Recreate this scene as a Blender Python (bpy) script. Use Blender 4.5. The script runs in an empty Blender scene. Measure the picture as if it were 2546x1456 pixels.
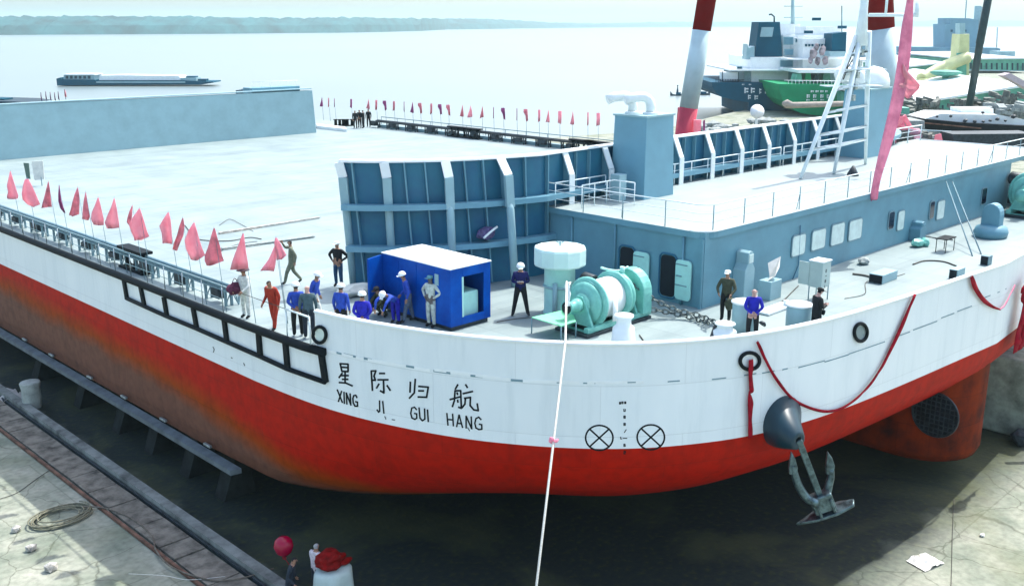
import bpy, bmesh, math, random
from mathutils import Vector, Matrix, Quaternion, noise
R = math.radians
HAZE = .00016
SC = bpy.context.scene
COL = SC.collection

# ------------------------------------------------------------------ camera, sky, sun, exposure
FPX, CX, CY, YH = 2500., 1273., 728., 60.          # the photograph measured on a 2546 x 1456 grid
PITCH = math.atan((CY - YH) / FPX)
AZ = R(45.2)
CAM = Vector((0, 0, 18.5))                         # +X = port side of the ship, +Y = aft, Z = 0 slipway ground
FW = Vector((math.cos(AZ) * math.cos(PITCH), math.sin(AZ) * math.cos(PITCH), -math.sin(PITCH)))
RT = Vector((math.sin(AZ), -math.cos(AZ), 0))
UP = RT.cross(FW)
FH = Vector((math.cos(AZ), math.sin(AZ), 0))
cam = bpy.data.cameras.new('camera')
cam.lens = FPX / 2546. * 36; cam.sensor_width = 36; cam.clip_end = 30000; cam.clip_start = .3
co = bpy.data.objects.new('camera', cam); COL.objects.link(co)
co.matrix_world = Matrix.Translation(CAM) @ Matrix((RT, UP, -FW)).transposed().to_4x4()
SC.camera = co
w = bpy.data.worlds.new('World'); SC.world = w; w.use_nodes = True
nt = w.node_tree; bg = nt.nodes['Background']
sky = nt.nodes.new('ShaderNodeTexSky'); sky.sky_type = 'NISHITA'; sky.sun_disc = False
sky.sun_elevation = R(59); sky.sun_rotation = R(87); sky.air_density = 1.2; sky.dust_density = 3.2; sky.ozone_density = .6
nt.links.new(sky.outputs[0], bg.inputs[0]); bg.inputs[1].default_value = .15
sl = bpy.data.lights.new('sun', 'SUN'); sl.energy = 2.3; sl.angle = R(.6); sl.color = (1, .97, .91)
so = bpy.data.objects.new('sun', sl); COL.objects.link(so); so.location = (60, 0, 90)
so.rotation_euler = Vector((-.62, .0, -1)).to_track_quat('-Z', 'Y').to_euler()
SC.view_settings.view_transform = 'Standard'; SC.view_settings.look = 'None'
SC.view_settings.exposure = 1.34; SC.view_settings.gamma = 1

# ------------------------------------------------------------------ pixel grid -> place
def ray(x, y):
    return FW + RT * ((x - CX) / FPX) - UP * ((y - CY) / FPX)
def atz(x, y, z=8.2):
    d = ray(x, y); return CAM + d * ((z - CAM.z) / d.z)
def atx(x, y, X):
    d = ray(x, y); return CAM + d * (X / d.x)
def aty(x, y, Y):
    d = ray(x, y); return CAM + d * (Y / d.y)
def atd(x, y, dist):
    d = ray(x, y); return CAM + d * (dist / d.dot(FH))
def over(b, x, y):                                 # height above plan point b seen at pixel x,y
    return atd(x, y, Vector((b[0], b[1], 0)).dot(FH))
V = Vector
rng = random.Random(7)

# ------------------------------------------------------------------ materials
MATS = {}
def plating(n, L, b, colour, geo, w_, h_, mode, dark, bump=.35):
    """welded plate seams: faint lines and a slight tone change from plate to plate, laid out in metres on the steel"""
    sp = n.new('ShaderNodeSeparateXYZ'); L.new(geo.outputs['Position'], sp.inputs[0]); cb = n.new('ShaderNodeCombineXYZ')
    if mode == 'xy': L.new(sp.outputs[1], cb.inputs[0]); L.new(sp.outputs[0], cb.inputs[1])
    else:
        su = n.new('ShaderNodeMath'); su.operation = 'SUBTRACT'; L.new(sp.outputs[0], su.inputs[0]); L.new(sp.outputs[1], su.inputs[1])
        L.new(su.outputs[0], cb.inputs[0]); L.new(sp.outputs[2], cb.inputs[1])
    br = n.new('ShaderNodeTexBrick'); br.inputs['Scale'].default_value = 1; br.inputs['Brick Width'].default_value = w_; br.inputs['Row Height'].default_value = h_
    br.inputs['Mortar Size'].default_value = .012; br.inputs['Mortar Smooth'].default_value = .4; br.offset = .5
    br.inputs['Color1'].default_value = (1, 1, 1, 1); br.inputs['Color2'].default_value = (1 - dark * .35,) * 3 + (1,); br.inputs['Mortar'].default_value = (1 - dark * 1.6,) * 3 + (1,)
    L.new(cb.outputs[0], br.inputs['Vector'])
    st = n.new('ShaderNodeTexNoise'); st.inputs['Scale'].default_value = 1.0; st.inputs['Detail'].default_value = 8; st.inputs['Roughness'].default_value = .7
    mp = n.new('ShaderNodeMapping'); mp.inputs['Scale'].default_value = (.12, 1.1, .3) if mode == 'xy' else (1.4, 1.4, .16)
    L.new(geo.outputs['Position'], mp.inputs[0]); L.new(mp.outputs[0], st.inputs['Vector'])
    rp = n.new('ShaderNodeValToRGB'); rp.color_ramp.elements[0].position = .30; rp.color_ramp.elements[0].color = (1 - dark, 1 - dark * .85, 1 - dark * .8, 1); rp.color_ramp.elements[1].position = .5
    L.new(st.outputs[0], rp.inputs[0]); prev = colour
    for src in (br.outputs[0], rp.outputs[0]):
        q = n.new('ShaderNodeMix'); q.data_type = 'RGBA'; q.blend_type = 'MULTIPLY'; q.inputs['Factor'].default_value = 1
        L.new(prev, q.inputs['A']); L.new(src, q.inputs['B']); prev = q.outputs['Result']
    L.new(prev, b.inputs['Base Color'])
    wv = n.new('ShaderNodeTexNoise'); wv.inputs['Scale'].default_value = .8; wv.inputs['Detail'].default_value = 2; L.new(geo.outputs['Position'], wv.inputs['Vector'])
    ad = n.new('ShaderNodeMath'); ad.operation = 'MULTIPLY_ADD'; L.new(wv.outputs[0], ad.inputs[0]); ad.inputs[1].default_value = .6; L.new(br.outputs['Fac'], ad.inputs[2])
    bp = n.new('ShaderNodeBump'); bp.inputs['Strength'].default_value = bump; bp.inputs['Distance'].default_value = .03; L.new(ad.outputs[0], bp.inputs['Height'])
    L.new(bp.outputs[0], b.inputs['Normal'])
def mat(name, col, rough=.55, metal=0., var=.12, scale=2., bump=0., bscale=20., spec=.35, trans=0., streak=0., col2=None, plates=None):
    if name in MATS: return MATS[name]
    m = bpy.data.materials.new(name); m.use_nodes = True; MATS[name] = m
    n = m.node_tree.nodes; L = m.node_tree.links; b = n['Principled BSDF']
    b.inputs['Roughness'].default_value = rough; b.inputs['Metallic'].default_value = metal
    b.inputs['Specular IOR Level'].default_value = spec
    tc = n.new('ShaderNodeTexCoord'); geo = n.new('ShaderNodeNewGeometry')
    nz = n.new('ShaderNodeTexNoise'); nz.inputs['Scale'].default_value = scale; nz.inputs['Detail'].default_value = 6
    nz.inputs['Roughness'].default_value = .62
    mp = n.new('ShaderNodeMapping'); mp.inputs['Scale'].default_value = (1, 1, .25 if streak else 1)
    L.new(geo.outputs['Position'], mp.inputs[0]); L.new(mp.outputs[0], nz.inputs['Vector'])
    cr = n.new('ShaderNodeValToRGB')
    c = V(col[:3]); c2 = V(col2) if col2 else c * (1 - 1.6 * var)
    cr.color_ramp.elements[0].position = .3; cr.color_ramp.elements[1].position = .62
    cr.color_ramp.elements[0].color = (*c2, 1); cr.color_ramp.elements[1].color = (*[min(1, q * (1 + .35 * var)) for q in c], 1)
    L.new(nz.outputs[0], cr.inputs[0]); L.new(cr.outputs[0], b.inputs['Base Color'])
    if plates: plating(n, L, b, cr.outputs[0], geo, *plates)
    if bump and not plates:
        n2 = n.new('ShaderNodeTexNoise'); n2.inputs['Scale'].default_value = bscale; n2.inputs['Detail'].default_value = 5
        L.new(geo.outputs['Position'], n2.inputs['Vector'])
        bp = n.new('ShaderNodeBump'); bp.inputs['Strength'].default_value = bump; bp.inputs['Distance'].default_value = .05
        L.new(n2.outputs[0], bp.inputs['Height']); L.new(bp.outputs[0], b.inputs['Normal'])
    if trans:
        out = n['Material Output']; t = n.new('ShaderNodeBsdfTranslucent'); mx = n.new('ShaderNodeMixShader'); mx.inputs[0].default_value = trans
        L.new(cr.outputs[0], t.inputs[0]); L.new(b.outputs[0], mx.inputs[1]); L.new(t.outputs[0], mx.inputs[2]); L.new(mx.outputs[0], out.inputs[0])
    return m

M = dict(
    deck=mat('deck_paint', (.262, .33, .33), .55, var=.06, scale=.35, bump=.04, bscale=6, col2=(.205, .265, .27), spec=.3, plates=(7.5, 2.1, 'xy', .24)),
    roofd=mat('roof_deck_paint', (.28, .345, .345), .55, var=.06, scale=.5, bump=.03, bscale=6, spec=.3, plates=(5, 1.9, 'xy', .1)),
    white=mat('white_paint', (.78, .83, .83), .4, var=.06, scale=1.2, bump=.02),
    grey=mat('grey_paint', (.12, .275, .345), .45, var=.1, scale=.8, bump=.03, bscale=8),
    greyl=mat('light_grey_paint', (.27, .43, .47), .45, var=.08, scale=.8, bump=.02, bscale=8),
    greyd=mat('bulkhead_paint', (.02, .135, .205), .5, var=.2, scale=.9, bump=.05, bscale=5, col2=(.02, .105, .2)),
    rail=mat('rail_paint', (.72, .82, .83), .4, var=.06),
    railg=mat('railing_steel', (.16, .27, .31), .5, var=.1),
    black=mat('black_paint', (.006, .011, .014), .6, spec=.12, var=.3, scale=3),
    dark=mat('dark_steel', (.035, .05, .06), .5, .3, var=.4, scale=4, bump=.2),
    steel=mat('galvanised_steel', (.40, .47, .49), .32, .75, var=.3, scale=6, bump=.15),
    anchor=mat('anchor_iron', (.11, .17, .19), .3, .7, var=.5, scale=5, bump=.3, bscale=12),
    chain=mat('chain_iron', (.12, .15, .15), .4, .7, var=.5, scale=12, bump=.3),
    green=mat('green_machine_paint', (.20, .52, .44), .35, var=.15, scale=2.2, bump=.04, col2=(.11, .38, .33)),
    greenl=mat('bright_green_paint', (.22, .66, .38), .45, var=.1, scale=3),
    mint=mat('mint_paint', (.40, .72, .66), .45, var=.08, scale=2),
    blue=mat('container_blue', (.0, .075, .38), .4, var=.2, scale=1.4, bump=.04, col2=(.0, .045, .28), spec=.15),
    crag=mat('grey_cloth', (.3, .34, .33), .9, var=.3, scale=8),
    flag=mat('pink_flag_cloth', (.86, .46, .52), .75, var=.12, scale=3, trans=.5, col2=(.85, .34, .42)),
    flagd=mat('rose_flag_cloth', (.8, .3, .36), .75, var=.2, scale=4, trans=.4),
    flagp=mat('plum_flag_cloth', (.42, .1, .27), .75, var=.2, scale=4, trans=.35),
    red=mat('red_ribbon_silk', (.36, .004, .02), .7, var=.3, scale=6, trans=.2, spec=.15),
    banner=mat('long_banner_silk', (.86, .38, .5), .6, var=.15, scale=1.2, trans=.4, col2=(.6, .17, .28)),
    cred=mat('crane_red_paint', (.2, .0, .0), .7, var=.1, scale=.7, spec=.1),
    cwhite=mat('crane_white_paint', (.46, .60, .63), .5, var=.08, scale=.7),
    concrete=mat('concrete', (.36, .35, .30), .85, var=.3, scale=.9, bump=.3, bscale=6),
    wood=mat('weathered_wood', (.16, .14, .11), .85, var=.4, scale=3, bump=.4, bscale=14),
    rope=mat('rope_fibre', (.62, .62, .56), .8, var=.2, scale=30),
    drope=mat('dark_cable', (.06, .06, .05), .7, var=.2),
    yellow=mat('yellow_paint', (.56, .58, .30), .5, var=.15, scale=.4),
    rust=mat('rusty_steel', (.17, .09, .06), .8, var=.5, scale=1.5, bump=.4, bscale=3),
    scrap=mat('scrap_mixed', (.16, .17, .15), .8, var=.8, scale=1.3, bump=.6, bscale=3, col2=(.02, .035, .03)),
    glass=mat('window_glass', (.004, .008, .025), .1, var=.1, spec=.8),
    opening=mat('dark_interior', (.006, .012, .018), .8, var=.2),
    pane=mat('pale_window_blind', (.60, .72, .68), .35, var=.1, scale=3),
    fardark=mat('far_hull_dark', (.02, .05, .07), .6, var=.3, scale=.2),
    fblue=mat('blue_hull_paint', (.0, .075, .13), .6, spec=.08, var=.2, scale=.15),
    fgreen=mat('green_hull_paint', (.015, .28, .12), .6, spec=.08, var=.2, scale=.15),
    fgreen2=mat('pale_green_primer', (.12, .38, .28), .6, var=.35, scale=.3, col2=(.05, .2, .15)),
    ffun=mat('funnel_blue_paint', (.0, .075, .125), .6, spec=.08, var=.15, scale=.2),
    fbl=mat('pale_blue_hull', (.13, .30, .40), .5, var=.1, scale=.1),
    stone=mat('broken_concrete', (.45, .44, .4), .9, var=.4, scale=5, bump=.5),
    plastic=mat('white_plastic_sheet', (.72, .72, .68), .4, var=.1, scale=4, trans=.15),
    orange=mat('orange_vest', (.5, .08, .02), .7),
    gold=mat('scaffold_tan', (.4, .35, .25), .7, var=.3),
    skeg=mat('skeg_orange_primer', (.19, .022, .003), .7, var=.5, scale=.8, spec=.08, col2=(.05, .01, .007), plates=(1.6, 1.3, 'sz', .3)),
    cpink=mat('crane_faded_red', (.50, .04, .08), .7, var=.15, scale=.7),
    cabl=mat('cabinet_paint', (.42, .52, .49), .5, var=.06),
    ways=mat('launching_way_concrete', (.22, .24, .22), .85, var=.4, scale=1.2, bump=.3, bscale=6),
    bilge=mat('bilge_plate', (.12, .15, .165), .6, var=.3, scale=1.5),
    tree=mat('bank_foliage', (.018, .095, .105), .9, var=.5, scale=.02, bump=.5, bscale=.05),
)
def pmat(nm, c, rough=.8): return mat(nm, c, rough, var=.25, scale=9)

# ------------------------------------------------------------------ mesh builder
class MB:
    def __init__(s): s.v = []; s.f = []; s.smooth = []
    def add(s, vs, fs, sm=False):
        o = len(s.v); s.v += [V(p) for p in vs]
        for q in fs: s.f.append([i + o for i in q]); s.smooth.append(sm)
        return s
    def box(s, a, b, rz=0, piv=None):              # corners a,b
        x0, y0, z0 = a; x1, y1, z1 = b
        vs = [V(p) for p in ((x0,y0,z0),(x1,y0,z0),(x1,y1,z0),(x0,y1,z0),(x0,y0,z1),(x1,y0,z1),(x1,y1,z1),(x0,y1,z1))]
        if rz:
            c = V(piv) if piv else V(((x0+x1)/2, (y0+y1)/2, 0)); m = Matrix.Rotation(rz, 3, 'Z'); vs = [m @ (p - c) + c for p in vs]
        return s.add(vs, ((0,3,2,1),(4,5,6,7),(0,1,5,4),(1,2,6,5),(2,3,7,6),(3,0,4,7)))
    def obox(s, c, ax, ay, az):                    # centre + half-axis vectors
        c, ax, ay, az = V(c), V(ax), V(ay), V(az)
        vs = [c - ax - ay - az, c + ax - ay - az, c + ax + ay - az, c - ax + ay - az, c - ax - ay + az, c + ax - ay + az, c + ax + ay + az, c - ax + ay + az]
        fl = ax.cross(ay).dot(az) < 0
        fs = ((0,3,2,1),(4,5,6,7),(0,1,5,4),(1,2,6,5),(2,3,7,6),(3,0,4,7))
        return s.add(vs, [f[::-1] if fl else f for f in fs])
    def beam(s, a, b, w, h, up=(0,0,1)):
        a, b = V(a), V(b); d = (b - a); l = d.length; d.normalize(); u = V(up)
        sd = d.cross(u)
        if sd.length < 1e-4: sd = d.cross(V((1,0,0)))
        sd.normalize(); u = sd.cross(d)
        return s.obox((a + b) / 2, d * l / 2, sd * w / 2, u * h / 2)
    def tube(s, pts, r, n=8, cap=True, closed=False):
        pts = [V(p) for p in pts]; N = len(pts); rs = r if isinstance(r, (list, tuple)) else [r] * N
        rings = []; pu = None
        for i, p in enumerate(pts):
            if closed: d = pts[(i + 1) % N] - pts[i - 1]
            else: d = pts[min(i + 1, N - 1)] - pts[max(i - 1, 0)]
            if d.length < 1e-9: d = V((0,0,1))
            d.normalize()
            if pu is None:
                pu = V((0,0,1)) if abs(d.z) < .9 else V((1,0,0))
            u = pu - d * pu.dot(d)
            if u.length < 1e-4: u = d.orthogonal()
            u.normalize(); pu = u; v = d.cross(u)
            rings.append([p + (u * math.cos(2*math.pi*k/n) + v * math.sin(2*math.pi*k/n)) * rs[i] for k in range(n)])
        vs = [q for rg in rings for q in rg]; fs = []
        for i in range(N if closed else N - 1):
            j = (i + 1) % N
            for k in range(n):
                fs.append((i*n+k, i*n+(k+1)%n, j*n+(k+1)%n, j*n+k))
        o = len(s.v); s.add(vs, fs, True)
        if cap and not closed:
            s.f.append([o + k for k in range(n)][::-1]); s.smooth.append(False)
            s.f.append([o + (N-1)*n + k for k in range(n)]); s.smooth.append(False)
        return s
    def lathe(s, prof, c=(0,0,0), ax=(0,0,1), n=24, sx=1, arc=(0, 2*math.pi), sm=True):
        c, ax = V(c), V(ax).normalized(); u = ax.orthogonal().normalized()
        if abs(ax.z) > .99: u = V((1,0,0))
        v = ax.cross(u); vs = []; fs = []; full = abs(arc[1]-arc[0]-2*math.pi) < 1e-6
        m = n if full else n + 1
        for (r, h) in prof:
            for k in range(m):
                a = arc[0] + (arc[1]-arc[0]) * k / n
                vs.append(c + ax * h + (u * math.cos(a) * sx + v * math.sin(a)) * r)
        for i in range(len(prof) - 1):
            for k in range(n):
                k2 = (k + 1) % m
                fs.append((i*m+k, i*m+k2, (i+1)*m+k2, (i+1)*m+k))
        o = len(s.v); s.add(vs, fs, sm)
        if full:
            if prof[0][0] > 1e-4: s.f.append([o + k for k in range(n)][::-1]); s.smooth.append(False)
            if prof[-1][0] > 1e-4: s.f.append([o + (len(prof)-1)*m + k for k in range(n)]); s.smooth.append(False)
        return s
    def prism(s, poly, off):                       # planar polygon extruded by vector off
        poly = [V(p) for p in poly]; off = V(off); n = len(poly)
        nrm = V((0,0,0))
        for i in range(n): nrm += poly[i].cross(poly[(i+1) % n])
        fl = nrm.dot(off) > 0
        vs = poly + [p + off for p in poly]
        fs = [list(range(n)), list(range(2*n-1, n-1, -1))] + [[(i+1) % n, i, i+n, (i+1) % n + n] for i in range(n)]
        return s.add(vs, [f[::-1] for f in fs] if fl else fs)
    def grid(s, rows, sm=True, closed=False):
        n = len(rows[0]); vs = [p for r in rows for p in r]; fs = []
        for i in range(len(rows) - 1):
            for k in range(n if closed else n - 1):
                fs.append((i*n+k, i*n+(k+1) % n, (i+1)*n+(k+1) % n, (i+1)*n+k))
        return s.add(vs, fs, sm)
    def rock(s, c, r, seed=0, sq=(1,1,.7), n=2):
        bm = bmesh.new(); bmesh.ops.create_icosphere(bm, subdivisions=n, radius=1)
        vs = []
        for v in bm.verts:
            k = 1 + .35 * noise.noise(v.co * 1.7 + V((seed, seed * 2.3, 0)))
            vs.append(V((v.co.x * sq[0], v.co.y * sq[1], v.co.z * sq[2])) * r * k + V(c))
        fs = [[q.index for q in f.verts] for f in bm.faces]; bm.free()
        return s.add(vs, fs, False)
    def build(s, name, m, parent=None, local=False, bevel=0, solid=0, subs=0):
        me = bpy.data.meshes.new(name)
        off = V((0,0,0))
        if parent is not None and not local: off = WL[parent.name_full]
        loc = V((0,0,0))
        if parent is None and s.v:
            xs = [p.x for p in s.v]; ys = [p.y for p in s.v]; zs = [p.z for p in s.v]
            off = V(((min(xs)+max(xs))/2, (min(ys)+max(ys))/2, min(zs))); loc = off
        me.from_pydata([tuple(p - off) for p in s.v], [], s.f)
        me.polygons.foreach_set('use_smooth', s.smooth); me.update()
        o = bpy.data.objects.new(name, me); COL.objects.link(o); o.location = loc
        if parent is not None: o.parent = parent
        WL[o.name_full] = WL[parent.name_full] if parent is not None else loc
        for q in (m if isinstance(m, (list, tuple)) else [m]): me.materials.append(q)
        if solid:
            d = o.modifiers.new('solid', 'SOLIDIFY'); d.thickness = solid; d.offset = 0
        if bevel:
            d = o.modifiers.new('bevel', 'BEVEL'); d.width = bevel; d.segments = 2; d.limit_method = 'ANGLE'; d.angle_limit = R(40)
        if subs:
            d = o.modifiers.new('subs', 'SUBSURF'); d.levels = d.render_levels = subs
        return o
WL = {}
def tag(o, label=None, cat=None, group=None, kind=None):
    if label: o['label'] = label
    if cat: o['category'] = cat
    if group: o['group'] = group
    if kind: o['kind'] = kind
    return o
def thing(name, label, cat, loc=(0,0,0), rz=0, group=None):
    o = bpy.data.objects.new(name, None); COL.objects.link(o); o.empty_display_size = .3
    o.location = loc; o.rotation_euler = (0, 0, rz); WL[o.name_full] = V(loc)
    return tag(o, label, cat, group)
def copy_tree(o, parent=None):
    c = o.copy(); COL.objects.link(c)
    if parent is not None: c.parent = parent
    WL[c.name_full] = V(c.location)
    for ch in list(o.children): copy_tree(ch, c)
    return c
def circ(c, u, v, r, n=24, r2=None):
    c, u, v = V(c), V(u), V(v); r2 = r2 or r
    return [c + u * math.cos(2*math.pi*k/n) * r + v * math.sin(2*math.pi*k/n) * r2 for k in range(n)]
def spline(pts, n=8):
    pts = [V(p) for p in pts]; out = []
    P = [pts[0] * 2 - pts[1]] + pts + [pts[-1] * 2 - pts[-2]]
    for i in range(1, len(P) - 2):
        for k in range(n):
            t = k / n; a, b, c, d = P[i-1], P[i], P[i+1], P[i+2]
            out.append(.5 * ((2*b) + (c - a)*t + (2*a - 5*b + 4*c - d)*t*t + (3*b - a - 3*c + d)*t**3))
    out.append(pts[-1]); return out

# ------------------------------------------------------------------ ground, water, far bank
DK, RZ = 8.2, 11.1                                  # main deck height, height of the deckhouse roof
def ground_material():
    m = bpy.data.materials.new('slipway_ground'); m.use_nodes = True
    n = m.node_tree.nodes; L = m.node_tree.links; b = n['Principled BSDF']; b.inputs['Roughness'].default_value = .9
    g = n.new('ShaderNodeNewGeometry'); sep = n.new('ShaderNodeSeparateXYZ'); L.new(g.outputs['Position'], sep.inputs[0])
    def noi(sc, det=6, dist=0):
        q = n.new('ShaderNodeTexNoise'); q.inputs['Scale'].default_value = sc; q.inputs['Detail'].default_value = det; q.inputs['Distortion'].default_value = dist
        L.new(g.outputs['Position'], q.inputs['Vector']); return q
    def ramp(src, stops):
        r = n.new('ShaderNodeValToRGB'); e = r.color_ramp.elements
        while len(e) < len(stops): e.new(.5)
        for i, (p, c) in enumerate(stops): e[i].position = p; e[i].color = (*c, 1)
        L.new(src, r.inputs[0]); return r
    def math_(op, a, bb):
        q = n.new('ShaderNodeMath'); q.operation = op
        for i, s in enumerate((a, bb)):
            if isinstance(s, (int, float)): q.inputs[i].default_value = s
            else: L.new(s, q.inputs[i])
        return q.outputs[0]
    def mix(f, a, bb):
        q = n.new('ShaderNodeMix'); q.data_type = 'RGBA'; L.new(f, q.inputs['Factor'])
        L.new(a, q.inputs['A']); L.new(bb, q.inputs['B']); return q.outputs['Result']
    n1 = noi(.55); n2 = noi(4, 8); n3 = noi(.16, 4, .6)
    conc = ramp(n1.outputs[0], [(.3, (.155, .19, .145)), (.52, (.265, .29, .23)), (.72, (.36, .37, .305))])
    grit = ramp(n2.outputs[0], [(.3, (.72, .72, .72)), (.6, (1, 1, 1))])
    mul = n.new('ShaderNodeMix'); mul.data_type = 'RGBA'; mul.blend_type = 'MULTIPLY'; mul.inputs['Factor'].default_value = 1
    L.new(conc.outputs[0], mul.inputs['A']); L.new(grit.outputs[0], mul.inputs['B'])
    br = n.new('ShaderNodeTexBrick'); br.inputs['Scale'].default_value = 1; br.inputs['Brick Width'].default_value = 9.; br.inputs['Row Height'].default_value = 6.2
    br.inputs['Mortar Size'].default_value = .035; br.inputs['Color1'].default_value = (1,1,1,1); br.inputs['Color2'].default_value = (.92,.93,.9,1); br.inputs['Mortar'].default_value = (.35,.36,.3,1)
    L.new(g.outputs['Position'], br.inputs['Vector'])
    vo = n.new('ShaderNodeTexVoronoi'); vo.feature = 'DISTANCE_TO_EDGE'; vo.inputs['Scale'].default_value = .32
    wp = n.new('ShaderNodeVectorMath'); wp.operation = 'MULTIPLY_ADD'; L.new(n1.outputs[1], wp.inputs[0]); wp.inputs[1].default_value = (1.6, 1.6, 0); L.new(g.outputs['Position'], wp.inputs[2]); L.new(wp.outputs[0], vo.inputs['Vector'])
    ck = ramp(vo.outputs['Distance'], [(.0, (.4, .4, .36)), (.012, (1, 1, 1))])
    mc = n.new('ShaderNodeMix'); mc.data_type = 'RGBA'; mc.blend_type = 'MULTIPLY'; mc.inputs['Factor'].default_value = .8
    L.new(mul.outputs['Result'], mc.inputs['A']); L.new(ck.outputs[0], mc.inputs['B']); mul = mc
    mul2 = n.new('ShaderNodeMix'); mul2.data_type = 'RGBA'; mul2.blend_type = 'MULTIPLY'; mul2.inputs['Factor'].default_value = .35
    L.new(mul.outputs['Result'], mul2.inputs['A']); L.new(br.outputs[0], mul2.inputs['B'])
    mud_shade = ramp(n2.outputs[0], [(.3, (.002, .010, .011)), (.55, (.006, .016, .010)), (.75, (.028, .036, .006))])
    # muddy, weedy ground with the shade under the hull painted in near-black: X beyond ~15.6 m and Y beyond the bow line, edge broken by noise
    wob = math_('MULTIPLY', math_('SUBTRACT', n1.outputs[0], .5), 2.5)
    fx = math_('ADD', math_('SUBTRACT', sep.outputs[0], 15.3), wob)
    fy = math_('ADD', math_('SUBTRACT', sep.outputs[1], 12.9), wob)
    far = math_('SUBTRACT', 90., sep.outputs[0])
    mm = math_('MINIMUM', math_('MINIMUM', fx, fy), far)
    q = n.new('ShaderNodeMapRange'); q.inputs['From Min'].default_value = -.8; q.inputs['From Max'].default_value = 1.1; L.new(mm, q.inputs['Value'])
    c1 = mix(q.outputs[0], mul2.outputs['Result'], mud_shade.outputs[0])
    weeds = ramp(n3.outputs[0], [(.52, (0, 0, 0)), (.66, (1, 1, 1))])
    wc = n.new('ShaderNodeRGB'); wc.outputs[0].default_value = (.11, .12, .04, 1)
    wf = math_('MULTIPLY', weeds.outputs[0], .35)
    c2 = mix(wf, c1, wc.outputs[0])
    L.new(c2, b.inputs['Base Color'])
    bp = n.new('ShaderNodeBump'); bp.inputs['Strength'].default_value = .5; bp.inputs['Distance'].default_value = .06
    L.new(n2.outputs[0], bp.inputs['Height']); L.new(bp.outputs[0], b.inputs['Normal'])
    return m
g = MB(); gp = [(-250, -250), (900, -250), (1500, 330), (345, 172), (265, 140), (185, 122), (150, 112), (112, 118), (80, 135), (5, 145), (-250, 170)]
g.add([(x, y, 0) for x, y in gp], [list(range(len(gp)))])
g.add([(gp[i][0], gp[i][1], 0) for i in range(2, len(gp))] + [(gp[i][0] - 1, gp[i][1] + 5, -3) for i in range(2, len(gp))],
      [(i, i + 1, i + 1 + len(gp) - 2, i + len(gp) - 2) for i in range(len(gp) - 3)])
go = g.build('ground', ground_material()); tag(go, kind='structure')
wm = mat('river_water', (.155, .20, .20), .3, var=.04, scale=.006, bump=.5, bscale=.35, spec=.35, col2=(.14, .185, .188))
wt = MB(); wt.add([(-9000, -9000, -1.6), (14000, -9000, -1.6), (14000, 14000, -1.6), (-9000, 14000, -1.6)], [(0, 1, 2, 3)])
tag(wt.build('water', wm), kind='structure')

# far wooded bank: a ridge with an uneven tree line standing on the far shore
bank = [(-500, 90, 36), (-150, 88.5, 38), (0, 87.5, 38), (70, 87, 38), (150, 86.5, 37), (300, 85.8, 38), (420, 85.2, 38), (500, 84.8, 40), (560, 84.4, 42), (600, 84, 41), (660, 83.2, 42), (750, 82.5, 42), (830, 82, 41), (890, 81, 41),
        (950, 80, 43), (1040, 77.5, 44), (1110, 74, 45), (1200, 73, 45), (1290, 71.5, 50), (1380, 70.5, 56), (1500, 69, 58), (1600, 68, 56), (1700, 67.5, 53.5), (1800, 67, 54), (1900, 66.8, 53), (2100, 66.5, 52), (2300, 66.2, 52), (2600, 66, 51), (3000, 66, 50)]
def bank_mesh():
    m = MB(); rows = [[], [], [], []]; prev = None
    xs = [x for x in range(-500, 3000, 7)]
    for x in xs:
        for a, b in zip(bank, bank[1:]):
            if a[0] <= x <= b[0]:
                t = (x - a[0]) / (b[0] - a[0]); yb = a[1] + (b[1] - a[1]) * t; yt = a[2] + (b[2] - a[2]) * t; break
        p = atz(x, yb, -1.6); d = (p - CAM).dot(FH)
        top = over(p, x, yt)
        fl = V((FH.x, FH.y, 0))
        nz_ = noise.noise(V((x * .05, 0, 0))) * .9 + noise.noise(V((x * .17, 5, 0))) * .55 + noise.noise(V((x * .6, 9, 0))) * .25
        h = max(4, top.z * (1 + .08 * nz_) + 1.5 * nz_ * d / 2588)
        rows[0].append(V((p.x, p.y, -1.6)))
        rows[1].append(V((p.x, p.y, h * .45)) + fl * (d * .012))
        rows[2].append(V((p.x, p.y, h * (.96))) + fl * (d * .05))
        rows[3].append(V((p.x, p.y, -1.6)) + fl * (d * .25))
    m.grid(rows, False); return m
tag(bank_mesh().build('hills', M['tree']), kind='structure')

# ------------------------------------------------------------------ the ship
SHIP = thing('cargo_ship', 'huge white and red newly built deck cargo ship with grey deckhouse, on the slipway', 'ship', (41, 40, 0))
half = [(17.5, 140), (17.5, 110), (17.5, 80), (17.5, 60), (17.5, 45), (17.5, 36), (17.5, 31), (17.62, 27.9), (17.95, 25.6), (18.55, 23.5), (19.3, 21.6), (20.26, 19.95), (21.3, 18.55), (22.5, 17.35), (23.8, 16.45), (25.4, 15.6), (27.2, 15.0), (29.5, 14.55), (33.4, 14.16), (38.5, 13.8), (41, 13.62)]
def chaik(p):
    o = [p[0]]
    for a, b in zip(p, p[1:]):
        a, b = V(a), V(b); o += [tuple(a*.75 + b*.25), tuple(a*.25 + b*.75)]
    return o + [p[-1]]
hs = [(V(q)) for q in half]
star = [tuple(V((a[0], a[1]))) for a in half[:6]] + chaik(chaik(half[6:-1]))[1:] + [half[-1]]
OUT = [V((x, y, 0)) for x, y in star] + [V((82 - x, y, 0)) for x, y in star[::-1][1:]]
NO = len(OUT)
def onorm(i):                                       # inward normal
    a = OUT[max(i-1, 0)]; b = OUT[min(i+1, NO-1)]; d = (b - a).normalized(); n_ = V((-d.y, d.x, 0)); return n_ if n_.dot(V((41, 60, 0)) - OUT[i]) > 0 else -n_
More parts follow.
